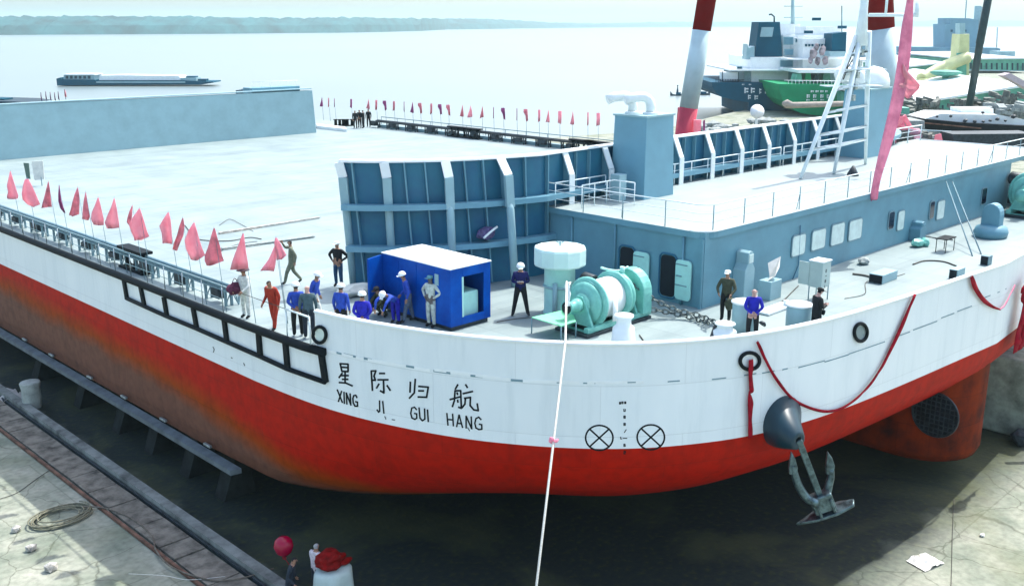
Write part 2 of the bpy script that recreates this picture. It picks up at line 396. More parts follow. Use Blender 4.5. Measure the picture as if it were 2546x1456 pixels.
def hull(x, y, off=.012):                           # pixel -> point on the vertical hull plating, stood off outward
    d = ray(x, y); d2 = V((d.x, d.y, 0)); best = None
    for i in range(NO - 1):
        a, b = OUT[i], OUT[i+1]; e = b - a
        den = d2.x * (-e.y) + e.x * d2.y
        if abs(den) < 1e-9: continue
        s = (a.x * (-e.y) + e.x * a.y) / den; t = (d2.x * a.y - d2.y * a.x) / den
        if s > 0 and -1e-6 <= t <= 1 + 1e-6 and (best is None or s < best[0]): best = (s, i, t)
    s, i, t = best
    n_ = (onorm(i) * (1 - t) + onorm(i+1) * t).normalized()
    p = CAM + d * s; return V((p.x, p.y, p.z)) - n_ * off
def hull_n(x, y):
    a = hull(x - 1, y, 0); b = hull(x + 1, y, 0); d = (b - a); d.z = 0; d.normalize(); n_ = V((-d.y, d.x, 0))
    return n_ if n_.dot(V((41, 60, 0)) - a) < 0 else -n_    # outward
ZW = 6.1
def paint_band(z0, z1): pass
side_prof = [(0, 8.2), (0, ZW), (0, 5.2), (.0, 4.2), (0, 3.0), (.12, 2.2), (.6, 1.8), (8, 1.8)]
bow_prof = [(0, 8.2), (0, ZW), (.10, 5.5), (.40, 4.9), (1.1, 4.2), (2.5, 3.3), (4.6, 2.4), (8, 1.9)]
rows = []
for k in range(len(side_prof)):
    r = []
    for i, p in enumerate(OUT):
        bf = min(1, max(0, (33 - p.y) / 14)); bf = bf * bf * (3 - 2 * bf)
        d = side_prof[k][0] * (1 - bf) + bow_prof[k][0] * bf; z = side_prof[k][1] * (1 - bf) + bow_prof[k][1] * bf
        q = p + onorm(i) * d; r.append(V((q.x, q.y, z)))
    rows.append(r)
mred = bpy.data.materials.new('red_antifouling'); mred.use_nodes = True
def hull_red(m):
    n = m.node_tree.nodes; L = m.node_tree.links; b = n['Principled BSDF']; b.inputs['Roughness'].default_value = .6; b.inputs['Specular IOR Level'].default_value = .12
    g_ = n.new('ShaderNodeNewGeometry'); sp = n.new('ShaderNodeSeparateXYZ'); L.new(g_.outputs['Position'], sp.inputs[0])
    nz = n.new('ShaderNodeTexNoise'); nz.inputs['Scale'].default_value = .5; nz.inputs['Detail'].default_value = 7; L.new(g_.outputs['Position'], nz.inputs['Vector'])
    nf = n.new('ShaderNodeTexNoise'); nf.inputs['Scale'].default_value = 3; nf.inputs['Detail'].default_value = 7; L.new(g_.outputs['Position'], nf.inputs['Vector'])
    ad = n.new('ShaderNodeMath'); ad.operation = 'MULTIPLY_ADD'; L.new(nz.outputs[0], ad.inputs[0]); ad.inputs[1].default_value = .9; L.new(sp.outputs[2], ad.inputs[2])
    # red turns orange, then brown, low on the long side, rising towards the stern
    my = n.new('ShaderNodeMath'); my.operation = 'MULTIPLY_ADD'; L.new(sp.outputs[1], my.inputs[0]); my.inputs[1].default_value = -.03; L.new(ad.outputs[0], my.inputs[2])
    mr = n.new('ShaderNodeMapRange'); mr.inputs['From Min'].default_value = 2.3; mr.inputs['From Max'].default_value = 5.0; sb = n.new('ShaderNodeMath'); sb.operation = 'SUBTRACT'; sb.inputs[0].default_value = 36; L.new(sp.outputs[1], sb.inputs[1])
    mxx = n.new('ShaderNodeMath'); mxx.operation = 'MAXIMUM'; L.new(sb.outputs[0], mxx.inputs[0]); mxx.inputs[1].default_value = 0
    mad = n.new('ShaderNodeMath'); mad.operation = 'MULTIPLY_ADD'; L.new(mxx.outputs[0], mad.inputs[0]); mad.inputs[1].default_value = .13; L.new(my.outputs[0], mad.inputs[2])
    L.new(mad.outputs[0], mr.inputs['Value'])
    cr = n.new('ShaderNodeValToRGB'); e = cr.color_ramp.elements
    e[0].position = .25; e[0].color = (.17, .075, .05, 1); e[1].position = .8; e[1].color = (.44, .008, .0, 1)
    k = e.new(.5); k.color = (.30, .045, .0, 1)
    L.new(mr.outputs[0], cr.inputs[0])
    ml = n.new('ShaderNodeMix'); ml.data_type = 'RGBA'; ml.blend_type = 'MULTIPLY'; ml.inputs['Factor'].default_value = .55
    c2 = n.new('ShaderNodeValToRGB'); c2.color_ramp.elements[0].position = .3; c2.color_ramp.elements[0].color = (.5, .5, .55, 1); c2.color_ramp.elements[1].position = .6
    L.new(nf.outputs[0], c2.inputs[0]); L.new(cr.outputs[0], ml.inputs['A']); L.new(c2.outputs[0], ml.inputs['B'])
    plating(n, L, b, ml.outputs['Result'], g_, 6.5, 1.35, 'sz', .22)
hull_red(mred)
hm = MB()
hm.grid([[r for r in rows[k]] for k in range(1, len(rows))], True)
last = len(hm.v) - NO
hm.f.append(list(range(last, last + NO))); hm.smooth.append(False)
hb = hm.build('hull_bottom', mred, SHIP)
hullw = mat('hull_white', (.76, .82, .83), .42, var=.05, scale=.5, bump=.02, bscale=3, streak=1, col2=(.70, .77, .79), plates=(7.2, 1.62, 'sz', .11))
m = MB(); m.grid([[V((p.x, p.y, z)) for p in OUT] for z in (8.2, 7.5, 6.8, ZW)], True)
m.grid([[V((p.x, p.y, z)) for p in (OUT[0], OUT[-1])] for z in (8.2, 1.8)], False)
HULL = m.build('hull', hullw, SHIP)
# deck sheet
m = MB(); ctr = [p + V((0, 0, DK)) for p in OUT]
m.add(ctr, [list(range(len(ctr)))]); DECK = m.build('main_deck', M['deck'], SHIP)
# bulwark round the bow: from Y<27.6, height 1.2, with a rounded cap; sheer stays level
bi = [i for i in range(NO) if OUT[i].y < 27.3]
m = MB()
A = [OUT[i] for i in bi]; Ni = [onorm(i) for i in bi]; BT = 9.4
m.grid([[V((p.x, p.y, z)) for p in A] for z in (DK, BT)], True)
m.grid([[V((p.x, p.y, z)) + q * .03 for p, q in zip(A, Ni)] for z in (BT, DK)], True)
for e in (0, -1):
    p, q = A[e], Ni[e]; m.add([V((p.x, p.y, DK)), V((p.x, p.y, BT)), V((p.x, p.y, BT)) + q*.03, V((p.x, p.y, DK)) + q*.03], [(0,1,2,3)])
BW = m.build('bulwark', hullw, SHIP)
m = MB(); m.grid([[V((p.x, p.y, 0)) + q * a + V((0, 0, z)) for p, q in zip(A, Ni)] for a, z in ((-.04, BT - .03), (-.07, BT + .03), (0, BT + .07), (.1, BT + .07), (.14, BT + .02), (.1, BT - .03), (-.04, BT - .03))], True)
m.build('bulwark_cap', M['white'], BW)
for i in bi[::3]:                                   # stays inside
    p = OUT[i]; q = onorm(i)
    m = MB(); b_ = V((p.x, p.y, DK)) + q * .03
    t = q.cross(V((0, 0, 1))) * .012
    m.prism([b_ - t, b_ + V((0,0,1.15)) - t, b_ + q * .12 + V((0,0,1.15)) - t, b_ + q * .5 - t], t * 2); m.build('bulwark_stay', M['greyl'], BW)

# dashed weld line at deck level on the outside
m = MB(); pix = [(835,876,850,879),(855,880,885,886),(905,890,925,894),(1000,908,1030,912),(1078,921,1120,927),(1170,933,1200,936),(1265,944,1300,946),(1360,949,1395,951),(1450,952,1480,952),(1560,950,1600,949),(1660,948,1690,946),(1770,942,1805,939),(1850,932,1880,928),(1895,927,1925,921),(1945,918,1958,916),(1985,911,2050,898),(2050,898,2110,882),(2110,882,2200,846),(2225,836,2262,826),(2270,822,2330,796),(2340,790,2372,778),(2380,774,2416,760),(2440,742,2462,734),(2480,728,2502,716)]
for x0, y0, x1, y1 in pix:
    a, b_ = hull(x0, y0, .006), hull(x1, y1, .006); a.z = b_.z = DK + .02 if False else (a.z + b_.z) / 2
    n_ = hull_n((x0+x1)/2, y0) * .006; m = MB(); m.obox((a + b_) / 2, (b_ - a) / 2, n_, V((0, 0, .018 if x0 > 1300 else .035))); m.build('weld_seam', M['railg'], HULL)
m = MB()
for x0, y0, x1, y1 in ((815,872,905,893),(915,894,1070,920),(1080,918,1200,934),(1120,922,1270,943),(1300,946,1440,950),(1460,950,1600,949)):
    a, b_ = hull(x0, y0, .01), hull(x1, y1, .01); mid = hull((x0+x1)/2, (y0+y1)/2, .01)
    for p, q in ((a, mid), (mid, b_)): m.obox((p + q) / 2, (q - p) / 2, hull_n((x0+x1)/2, y0) * .006, V((0, 0, .05)))
m.build('seam_tape', M['white'], HULL)

# rubbing rail and fender ladder on the starboard side
m = MB(); pts = [V((17.44, y, DK - .06)) for y in (138, 100, 70, 55, 45, 36, 31)] + [hull(x, y, .06) for x, y in ((760, 847), (812, 870))]
pts[-2].z = pts[-1].z = DK - .08
for p in pts[-2:]: p.x -= .05
m.tube(pts, .15, 10); RUB = m.build('rubbing_rail', M['black'], SHIP)
lowpix = [(318, 740), (362, 760), (418, 785), (492, 815), (567, 848), (650, 884), (718, 915), (812, 948)]
toppix = [(310, 692), (352, 712), (410, 738), (483, 765), (560, 793), (645, 822), (712, 847), (800, 868)]
m = MB(); m.tube([hull(x, y, .07) for x, y in lowpix], .085, 10); m.build('fender_bar', M['black'], RUB)
for (x0, y0), (x1, y1) in zip(toppix, lowpix):
    m = MB(); m.beam(hull(x0, y0, .05), hull(x1, y1, .05), .26, .1, up=hull_n(x0, y0)); m.build('fender_post', M['black'], RUB, bevel=.015)

# painted name
def zA(zx, zy): return (777 + zx * .1964, 857.8 + zy * .1964)
layer = [0]
def stroke(m, pts, w, conv=zA, fine=3):
    P = [conv(*p) for p in pts]; layer[0] += 1; off = .006 + .0006 * (layer[0] % 9)
    for i, ((x0, y0), (x1, y1)) in enumerate(zip(P, P[1:])):
        d = math.hypot(x1 - x0, y1 - y0) or 1; ux, uy = (x1-x0)/d, (y1-y0)/d; h = w / 2
        x0e, y0e, x1e, y1e = x0 - ux*h*.6, y0 - uy*h*.6, x1 + ux*h*.6, y1 + uy*h*.6
        q = [(x0e - uy*h, y0e + ux*h), (x1e - uy*h, y1e + ux*h), (x1e + uy*h, y1e - ux*h), (x0e + uy*h, y0e - ux*h)]
        o = off + .0004 * (i % 2)
        m.add([hull(a, b, o) for a, b in q], [(0, 1, 2, 3)])
glyphs = [
 [[(352,232),(372,322)],[(350,232),(448,238)],[(452,240),(452,325)],[(365,275),(455,282)],[(375,328),(452,332)],[(378,352),(338,408)],[(372,382),(455,382)],[(415,345),(415,480)],[(380,430),(450,430)],[(340,470),(420,475),(505,512)]],
 [[(745,328),(760,570)],[(745,325),(805,322)],[(803,325),(780,388),(796,435)],[(760,440),(800,440)],[(850,355),(915,355)],[(830,435),(958,435)],[(900,438),(906,600),(862,575)],[(842,490),(812,540)],[(945,508),(985,568)]],
 [[(1240,465),(1235,592)],[(1302,428),(1290,600),(1228,668)],[(1345,518),(1465,528)],[(1467,528),(1446,655)],[(1345,575),(1408,575)],[(1338,652),(1448,656)]],
 [[(1840,497),(1810,552)],[(1805,572),(1797,700),(1772,775)],[(1805,575),(1875,572)],[(1877,575),(1885,795),(1850,782)],[(1742,685),(1862,652)],[(1832,600),(1838,622)],[(1838,692),(1842,718)],[(1940,497),(1962,533)],[(1908,610),(2028,582)],[(1925,668),(2003,657)],[(1937,668),(1930,742),(1895,788)],[(2000,658),(1996,760),(2042,815),(2100,825),(2086,738)]]]
for g_ in glyphs:
    m = MB()
    for s in g_: stroke(m, s, 4.6)
    m.build('name_character', M['black'], HULL)
latin = [
 [[(315,562),(380,722)],[(370,580),(330,710)]], [[(400,592),(405,735)]], [[(430,600),(437,742)],[(430,602),(487,752)],[(478,612),(487,755)]],
 [[(565,660),(550,630),(525,635),(513,670),(518,725),(540,768),(570,770)],[(572,770),(570,718),(546,712)]],
 [[(850,700),(852,828),(838,845),(818,815)]], [[(890,708),(905,858)]],
 [[(1318,812),(1292,782),(1258,792),(1245,860),(1260,918),(1298,935),(1322,918)],[(1322,918),(1320,866),(1292,860)]], [[(1350,790),(1362,918),(1393,953),(1424,930),(1420,802)]], [[(1457,815),(1467,963)]],
 [[(1702,860),(1716,1008)],[(1775,868),(1785,1018)],[(1708,936),(1780,942)]], [[(1855,880),(1826,1028)],[(1857,880),(1900,1038)],[(1838,985),(1888,990)]],
 [[(1945,895),(1946,1045)],[(1947,895),(2015,1052)],[(2010,902),(2017,1055)]], [[(2135,938),(2105,907),(2070,925),(2056,985),(2070,1043),(2108,1064),(2143,1060)],[(2145,1060),(2143,1002),(2112,996)]]]
for g_ in latin:
    m = MB()
    for s in g_: stroke(m, s, 3.9)
    m.build('name_letter', M['black'], HULL)
idc = lambda x, y: (x, y)
for cx_, cy_, rx, ry in ((1490, 1087.5, 34, 31), (1618, 1086, 34, 31)):   # thruster marks
    m = MB(); c = [(cx_ + rx * math.cos(a * math.pi / 16), cy_ + ry * math.sin(a * math.pi / 16)) for a in range(33)]
    stroke(m, c, 4.2, idc)
    k = .7
    stroke(m, [(cx_ - rx*k, cy_ - ry*k), (cx_ + rx*k, cy_ + ry*k)], 4.2, idc); stroke(m, [(cx_ - rx*k, cy_ + ry*k), (cx_ + rx*k, cy_ - ry*k)], 4.2, idc)
    m.build('thruster_mark', M['black'], HULL)
dm = MB()                                           # draught marks
seg = {'8': [[(0,0),(1,0),(1,2),(0,2),(0,0)],[(0,1),(1,1)]], '0': [[(0,0),(1,0),(1,2),(0,2),(0,0)]], 'U': [[(0,0),(0,2),(1,2),(1,0)]], '/': [[(1,0),(0,2)]], '6': [[(1,0),(0,0),(0,2),(1,2),(1,1),(0,1)]], '2': [[(0,0),(1,0),(1,1),(0,1),(0,2),(1,2)]], '-': [[(0,1),(1.6,1)]], 'L': [[(0,0),(0,2),(1,2)]]}
for ch, x, y, s in (('8',1540,999,2.4),('0',1546,998,2.4),('8',1553,998,2.4),('U',1551,1016,3),('8',1551,1033,3),('8',1551,1051,3),('/',1552,1067,4),('L',1543,1085,2.6),('-',1549,1084,5),('6',1551,1103,3),('2',1551,1121,3.4)):
    for s_ in seg[ch]: stroke(dm, [(x + a * s * 1.2, y + b * s * .9) for a, b in s_], 2.2, idc)
dm.build('draught_marks', M['black'], HULL)
for pts_ in ([(530, 862), (533, 868), (531, 875)], [(606, 902), (609, 908)], [(575, 888), (578, 890)], [(957, 1034), (960, 1041)], [(975, 1042), (982, 1043)], [(1163, 1062), (1168, 1070)]):
    sm = MB(); stroke(sm, pts_, 2.2, idc); sm.build('scuff_mark', M['dark'], HULL)
# panama-type fairlead holes with rings through the bulwark
for cx_, cy_, rx, ry, inner in ((797, 831, 16, 20, 'pane'), (1862, 896, 24, 21, 'white'), (2137, 825, 16, 22, 'deck')):
    m = MB(); ring = [hull(cx_ + rx * math.cos(a * math.pi / 12), cy_ + ry * math.sin(a * math.pi / 12), .05) for a in range(24)]
    m.tube(ring, .058, 10, closed=True); fr = m.build('fairlead_ring', M['black'], BW)
    m = MB(); m.add([hull(cx_ + rx * .8 * math.cos(a * math.pi / 12), cy_ + ry * .8 * math.sin(a * math.pi / 12), .015) for a in range(24)], [list(range(24))]); m.build('fairlead_throat', M[inner], fr)
# skeg with tunnel thruster grating
m = MB(); prof = [(38.7, 34), (38.7, 16.3)] + [(41.2 - 2.5 * math.cos(a * math.pi / 14), 16.3 - 2.35 * math.sin(a * math.pi / 14)) for a in range(1, 14)] + [(43.7, 16.3), (43.7, 34)]
zs = [1.05, 1.35, 3, 6.05]; m.grid([[V((41.2 + (x - 41.2) * (.93 if z < 1.2 else 1), y + (.12 if z < 1.2 else 0), z)) for x, y in prof] for z in zs], True)
m.f.append(list(range(len(prof)))[::-1]); m.smooth.append(False)
SK = m.build('bow_skeg', M['skeg'], SHIP)
m = MB(); c = V((38.68, 16.75, 3.55)); c = atx(2325, 1030, 38.62)
m.lathe([(.0, 0), (.92, 0), (.92, .05), (0, .05)], c + V((.06, 0, 0)), (-1, 0, 0), 28); TH = m.build('thruster_tunnel', M['opening'], SK)
m = MB(); m.tube(circ(c, V((0,1,0)), V((0,0,1)), .92, 28), .05, 8, closed=True)
for k in range(-4, 5):
    h = math.sqrt(max(0, .92**2 - (k*.19)**2))
    m.beam(c + V((-.03, k*.19, -h)), c + V((-.03, k*.19, h)), .045, .03, up=(1,0,0)); m.beam(c + V((-.05, -h, k*.19)), c + V((-.05, h, k*.19)), .03, .045)
m.build('thruster_grating', M['dark'], SK)
# bilge keel with anodes
m = MB(); m.add([], []); m.prism([(17.6, 32.4, 2.12), (17.24, 32.6, 2.06), (17.24, 32.6, 1.86), (17.6, 32.4, 1.92)], (0, 105, 0)); BK = m.build('bilge_keel', M['bilge'], SHIP)
for x, y in ((60,880),(128,932),(224,995),(310,1057),(409,1133),(520,1215)):
    p = atx(x, y - 22, 17.4); m = MB(); m.box((17.40, p.y - .26, 2.35), (17.52, p.y + .26, 2.45)); m.build('hull_anode', M['steel'], BK, bevel=.02)

# ------------------------------------------------------------------ forward cargo bulkhead
ZT = 13.3
M['fun'] = mat('funnel_paint', (.15, .33, .42), .4, var=.08, scale=.6, bump=.02)
topp = [atz(*q, ZT) for q in [(845,401),(903,402),(955,402),(1030,401),(1105,399),(1175,396),(1240,392)]]

footd = []
topp += [V((30.0, 28.62, ZT)), V((31.4, 28.72, ZT)), V((33.2, 28.78, ZT)), V((45.75, 28.8, ZT))]
for k, p in enumerate(topp): footd.append(V((p.x + (.25 if k < 7 else 0), p.y - (.25 if k < 7 else 0), DK)))
topp = topp + [V((91.5 - p.x, p.y, p.z)) for p in topp[::-1][1:]]; footd = footd + [V((91.5 - p.x, p.y, p.z)) for p in footd[::-1][1:]]
def lerp(a, b, t): return a * (1 - t) + b * t
m = MB(); m.grid([footd, topp], True); m.grid([[p + V((.03, .08, 0)) for p in topp], [p + V((.03, .08, 0)) for p in footd]], True)
BH = m.build('cargo_bulkhead', M['greyd'], SHIP)
def bnorm(i):
    a = topp[max(i-1, 0)]; b = topp[min(i+1, len(topp)-1)]; d = (b - a); d.z = 0; d.normalize(); n_ = V((d.y, -d.x, 0)); return n_ if n_.y < 0 else -n_
m = MB(); m.grid([[p + bnorm(i) * a + V((0, 0, h)) for i, p in enumerate(topp)] for a, h in ((.16, -.03), (.16, .07), (-.12, .07), (-.12, -.03), (.16, -.03))], True)
m.build('bulkhead_cap', M['white'], BH)
def along(pts, s):                                  # s in index units
    i = int(min(s, len(pts) - 1.001)); return lerp(pts[i], pts[i+1], s - i)
for t in (.335, .66):                               # stringers
    m = MB(); rw = []
    P = [lerp(b, a, 1 - t) for a, b in zip(footd, topp)]
    P = [lerp(a, b, t) for a, b in zip(footd, topp)]
    m.grid([[p + bnorm(i) * a + V((0, 0, h)) for i, p in enumerate(P)] for a, h in ((.02, .07), (.55, .09), (.55, -.13), (.50, -.13), (.50, .03), (.02, .03))], True)
    m.smooth = [False] * len(m.f); m.build('stringer', M['fun'], BH)
# raking buttress pillars along the corner, deep bracket frames along the transverse wall
for k, (ix, fx_, fy_) in enumerate(((0, 880, 712), (2, 979, 716), (4, 1128, 718), (6, 1281, 712))):
    a = along(topp, ix) + bnorm(ix) * .05; foot = atz(fx_, fy_); mid = lerp(a + bnorm(ix) * .30 - V((0,0,.62)), foot, .0); mid.x, mid.y = mid.x * .55 + foot.x * .45, mid.y * .55 + foot.y * .45
    m = MB(); sd = V((-bnorm(ix).y, bnorm(ix).x, 0))
    m.beam(a + bnorm(ix)*.12 + V((0,0,-.02)), mid, .36, .08, up=bnorm(ix)); m.build('buttress_head', M['white'], BH, bevel=.01)  # white paints in the light that falls on the sloping heads
    q = lerp(mid, foot, .28)
    m = MB(); m.obox((mid + q) / 2, (q - mid) / 2, sd * .17, bnorm(ix) * .10); m.tube([lerp(mid, foot, .25), lerp(mid, foot, .3), foot], [.11, .16, .16], 16); m.build('buttress', M['greyl'], BH)
    m = MB(); wb = a - bnorm(ix)*.02; m.prism([wb, mid, q, lerp(along(footd, ix), along(topp, ix), .6)], sd * .03); m.build('buttress_web', M['grey'], BH)
brx = [31.6, 34.2, 36.8, 39.4, 42.0, 44.6, 47.2, 49.8, 52.4, 55.0, 57.6, 60.2]
for x in brx:
    y0 = 28.8; m = MB()
    m.prism([(x, y0, ZT - .03), (x, y0 - .12, ZT - .03), (x, y0 - .55, ZT - .95), (x, y0 - .55, DK), (x, y0, DK)], (.03, 0, 0)); fr = m.build('bracket_frame', M['grey'], BH)
    m = MB(); m.obox((x + .015, y0 - .34, ZT - .48), (0, -.21, -.46), (.16, 0, 0), (0, .025, -.018)); m.obox((x + .015, y0 - .57, (DK + ZT - .95) / 2), (0, 0, (ZT - .95 - DK) / 2), (.16, 0, 0), (0, .025, 0)); m.build('bracket_flange', M['white'], fr)
for sft in (.55, 1.0 + .0, 2.66, 3.33, 4.66, 5.33, 6.6, 7.3, 13.6, 14.6, 15.5, 16.4):
    if abs(sft - 1) < .01: continue
    s_ = sft; a, b = along(topp, s_), along(footd, s_); n_ = bnorm(int(s_)); m = MB()
    m.obox((a + b) / 2 + n_ * .1, (a - b) / 2 * .985, n_ * .1, V((-n_.y, n_.x, 0)) * .03); m.build('stiffener', M['grey'], BH)
for x in [32.3 + .87 * k for k in range(32)]:
    if any(abs(x - b) < .25 for b in brx) : continue
    m = MB(); m.box((x, 28.6, DK), (x + .04, 28.8, ZT - .1)); m.build('stiffener', M['grey'], BH)
# small locker on the walkway behind the container and junk near it
# ------------------------------------------------------------------ aft bulkhead
m = MB(); yb, xr = 84.1, 56.4
m.prism([(24, yb, DK), (56.45, yb, DK), (56.2, yb, 12.28), (24, yb, 12.42)], (0, .5, 0)); AB = m.build('aft_bulkhead', M['greyl'], SHIP)
m = MB(); m.box((24, yb - .05, 12.42), (56.1, yb + .6, 12.5)); m.build('bulkhead_cap', M['greyl'], AB)
for x0, x1, z in ((50.2, 55.2, 12.5),):
    m = MB()
    for k in range(6): m.tube([(x0 + k * .98, yb + .9, z), (x0 + k * .98, yb + .9, z + .75)], .02, 6)
    m.tube([(x0, yb + .9, z + .75), (x1, yb + .9, z + .75)], .02, 6); m.build('handrail', M['rail'], AB)
    m = MB(); m.box((x0 - .2, yb + .6, z - .3), (x1, yb + 2.2, z + .22)); m.build('catwalk', M['grey'], AB)

# ------------------------------------------------------------------ deckhouse
HX0, HX1, HY0, HY1 = 30.56, 60.9, 20.69, 28.78
m = MB(); m.box((HX0, HY0, DK), (HX1, HY1, RZ - .02)); DH = m.build('deckhouse', M['grey'], SHIP)
# roof deck with rounded corner and a deep fascia
def rrect(x0, y0, x1, y1, r, z):
    p = []
    for cx_, cy_, a0 in ((x0 + r, y0 + r, 180), (x1 - r, y0 + r, 270), (x1 - r, y1 - .05, 0)):
        if a0 == 0: p += [V((x1, y1, z))]; continue
        for k in range(7): a = R(a0 + k * 15); p.append(V((cx_ + r * math.cos(a), cy_ + r * math.sin(a), z)))
    p += [V((x0, y1, z))]; return p
e = .12
ro = rrect(HX0 - e, HY0 - e, 66.5, 28.79, .75, RZ)
m = MB(); m.add(ro, [list(range(len(ro)))]); RD = m.build('roof_deck', M['roofd'], SHIP)
m = MB(); lo = [p + V((0, 0, -.24)) for p in ro]; up_ = [p + V((0, 0, -.003)) for p in ro]
m.grid([lo, up_], False, closed=True); m.f.append(list(range(len(ro)))[::-1]); m.smooth.append(False); m.build('fascia', M['grey'], RD)
m = MB(); m.tube([p + V((0, 0, .015)) for p in ro[:-1]], .035, 6); m.build('edge_bead', M['white'], RD)
# front wall features (plane Y = HY0) and starboard side (plane X = HX0)
def fw(x, y, off=0): p = aty(x, y, HY0 - off); return V((p.x, HY0 - off, p.z))
def sw(x, y, off=0): p = atx(x, y, HX0 - off); return V((HX0 - off, p.y, p.z))
def rpoly(a, u, v, w_, h_, r, n=5):                # rounded rectangle a=lower left corner
    o = []
    for cx_, cy_, s in ((r, r, 180), (w_ - r, r, 270), (w_ - r, h_ - r, 0), (r, h_ - r, 90)):
        for k in range(n + 1): t = R(s + k * 90 / n); o.append(a + u * (cx_ + r * math.cos(t)) + v * (cy_ + r * math.sin(t)))
    return o
UX, UZ, UY = V((1, 0, 0)), V((0, 0, 1)), V((0, 1, 0))
def window(a, u, w_, h_, nrm, matn, parent, frame='grey'):
    m = MB(); m.prism(rpoly(a - u*.06 - UZ*.06 + nrm*.004, u, UZ, w_+.12, h_+.12, .16), nrm * .05); W = m.build('window', M['railg'], parent)
    m = MB(); m.prism(rpoly(a + nrm * .05, u, UZ, w_, h_, .12), nrm * .012); m.build('pane', M[matn], W)
for (x0, y0, x1, y1) in ((1966,590,2000,638),(2015,577,2050,623),(2063,562,2097,611),(2107,552,2141,599)):
    a = fw(x0, y1); b = fw(x1, y0); c_ = fw(x0, y0); window(V((a.x, HY0, a.z)), UX, b.x - a.x, (c_.z - a.z), -UY, 'pane', DH)
for (x0, y0, x1, y1, mt) in ((2206,530,2222,570,'glass'),(2228,528,2247,573,'pane'),(2308,504,2322,544,'glass'),(2326,503,2347,546,'pane'),(2437,471,2452,508,'glass')):
    a = fw(x0, y1); b = fw(x1, y0); c_ = fw(x0, y0); window(V((a.x, HY0, a.z)), UX, b.x - a.x, (c_.z - a.z), -UY, mt, DH)
# doorways on the side wall with leaves standing open beside them
for (dx0, dx1, dy0, dy1, lx0, lx1, ly0, ly1) in ((1541, 1574, 608, 705, 1577, 1616, 618, 700), (1640, 1676, 627, 755, 1681, 1720, 634, 738)):
    a = sw(dx0, dy1); a2 = sw(dx1, dy1); top_ = sw(dx0, dy0 + 3)
    wd = abs(a.y - a2.y); h_ = top_.z - max(a.z, DK + .12); z0 = max(a.z, DK + .12); z0 = DK + .2; h_ = top_.z - z0
    m = MB(); m.prism(rpoly(V((HX0 - .004, a.y, z0)) , -UY, UZ, wd, h_, .18), -UX * .02); DW = m.build('doorway', M['opening'], DH)
    m = MB(); q = rpoly(V((HX0 - .03, a.y + .06, z0 - .06)), -UY, UZ, wd + .12, h_ + .12, .2); m.tube(q, .035, 6, closed=True); m.build('door_frame', M['greyd'], DW)
    b_ = sw(lx0, ly1); b2 = sw(lx1, ly1); t2 = sw(lx0, ly0); y_ = b_.y
    m = MB(); m.prism(rpoly(V((HX0 - .06, y_, z0)), -UY, UZ, abs(b_.y - b2.y), h_ - .05, .16), -UX * .07); DL = m.build('door_leaf', M['mint'], DH, bevel=.01)
    m = MB(); m.box((HX0 - .16, y_ - .3, z0 + .9), (HX0 - .13, y_ - .05, z0 + .95)); m.box((HX0 - .15, y_ - .55, z0 + 1.35), (HX0 - .13, y_ - .02, z0 + 1.39)); m.box((HX0 - .15, y_ - .55, z0 + .55), (HX0 - .13, y_ - .02, z0 + .59)); m.build('door_dog', M['railg'], DL)
for x in (1745,):
    m = MB(); m.box((HX0 - .10, HY0 + .02, DK), (HX0 - .005, HY0 + .12, RZ - .25)); m.build('corner_pipe', M['grey'], DH)
for y_ in (21.6, 24.9, 27.2):
    m = MB(); m.tube([(HX0 - .07, y_, DK), (HX0 - .07, y_, RZ - .26)], .045, 8); m.build('downpipe', M['grey'], DH)
# vent cowls on the front wall
def cowl(px, py_base, ptop, wpx, name='ventilation_trunk', matn='greyl', parent=None):
    a = fw(px, py_base); t = fw(px, ptop)
for (xa, yb_, xt, yt, mt) in ((1830, 740, 1822, 622, 'greyl'), (2262, 634, 2272, 546, 'grey')):
    p = fw(xa, yb_); q = fw(xt, yt); h_ = RZ - 1.0
    x0 = p.x; z1 = q.z; m = MB()
    pr_ = [V((x0 - .34, HY0 - .55, DK)), V((x0 + .34, HY0 - .55, DK)), V((x0 + .34, HY0 - .55, DK + (z1 - DK) * .62)), V((x0 + .17, HY0 - .55, DK + (z1 - DK) * .74)), V((x0 + .17, HY0 - .55, z1 - .08)), V((x0, HY0 - .55, z1)), V((x0 - .17, HY0 - .55, z1 - .08)), V((x0 - .17, HY0 - .55, DK + (z1 - DK) * .74)), V((x0 - .34, HY0 - .55, DK + (z1 - DK) * .62))]
    m.prism(pr_, (0, .548, 0)); vt = m.build('ventilation_trunk', M[mt], DH, bevel=.03)
    m = MB(); m.box((x0 - .13, HY0 - .58, DK + (z1 - DK) * .76), (x0 + .15, HY0 - .553, z1 - .14)); m.build('vent_cover', M['pane' if mt == 'greyl' else 'grey'], vt)
m = MB(); a = fw(1925, 715); m.tube([fw(1990, 560, .05), fw(1985, 660, .05), fw(1960, 720, .05)], .02, 6); m.build('wall_cable', M['greyd'], DH)
# pair of braces from the roof edge to the deck
m = MB()
for xo in (0, 22):
    m.tube([fw(2352 + xo * .7, 450, .1), atz(2418 + xo, 637 - xo * .2)], .03, 6)
m.build('gangway_brace', M['railg'], DH)

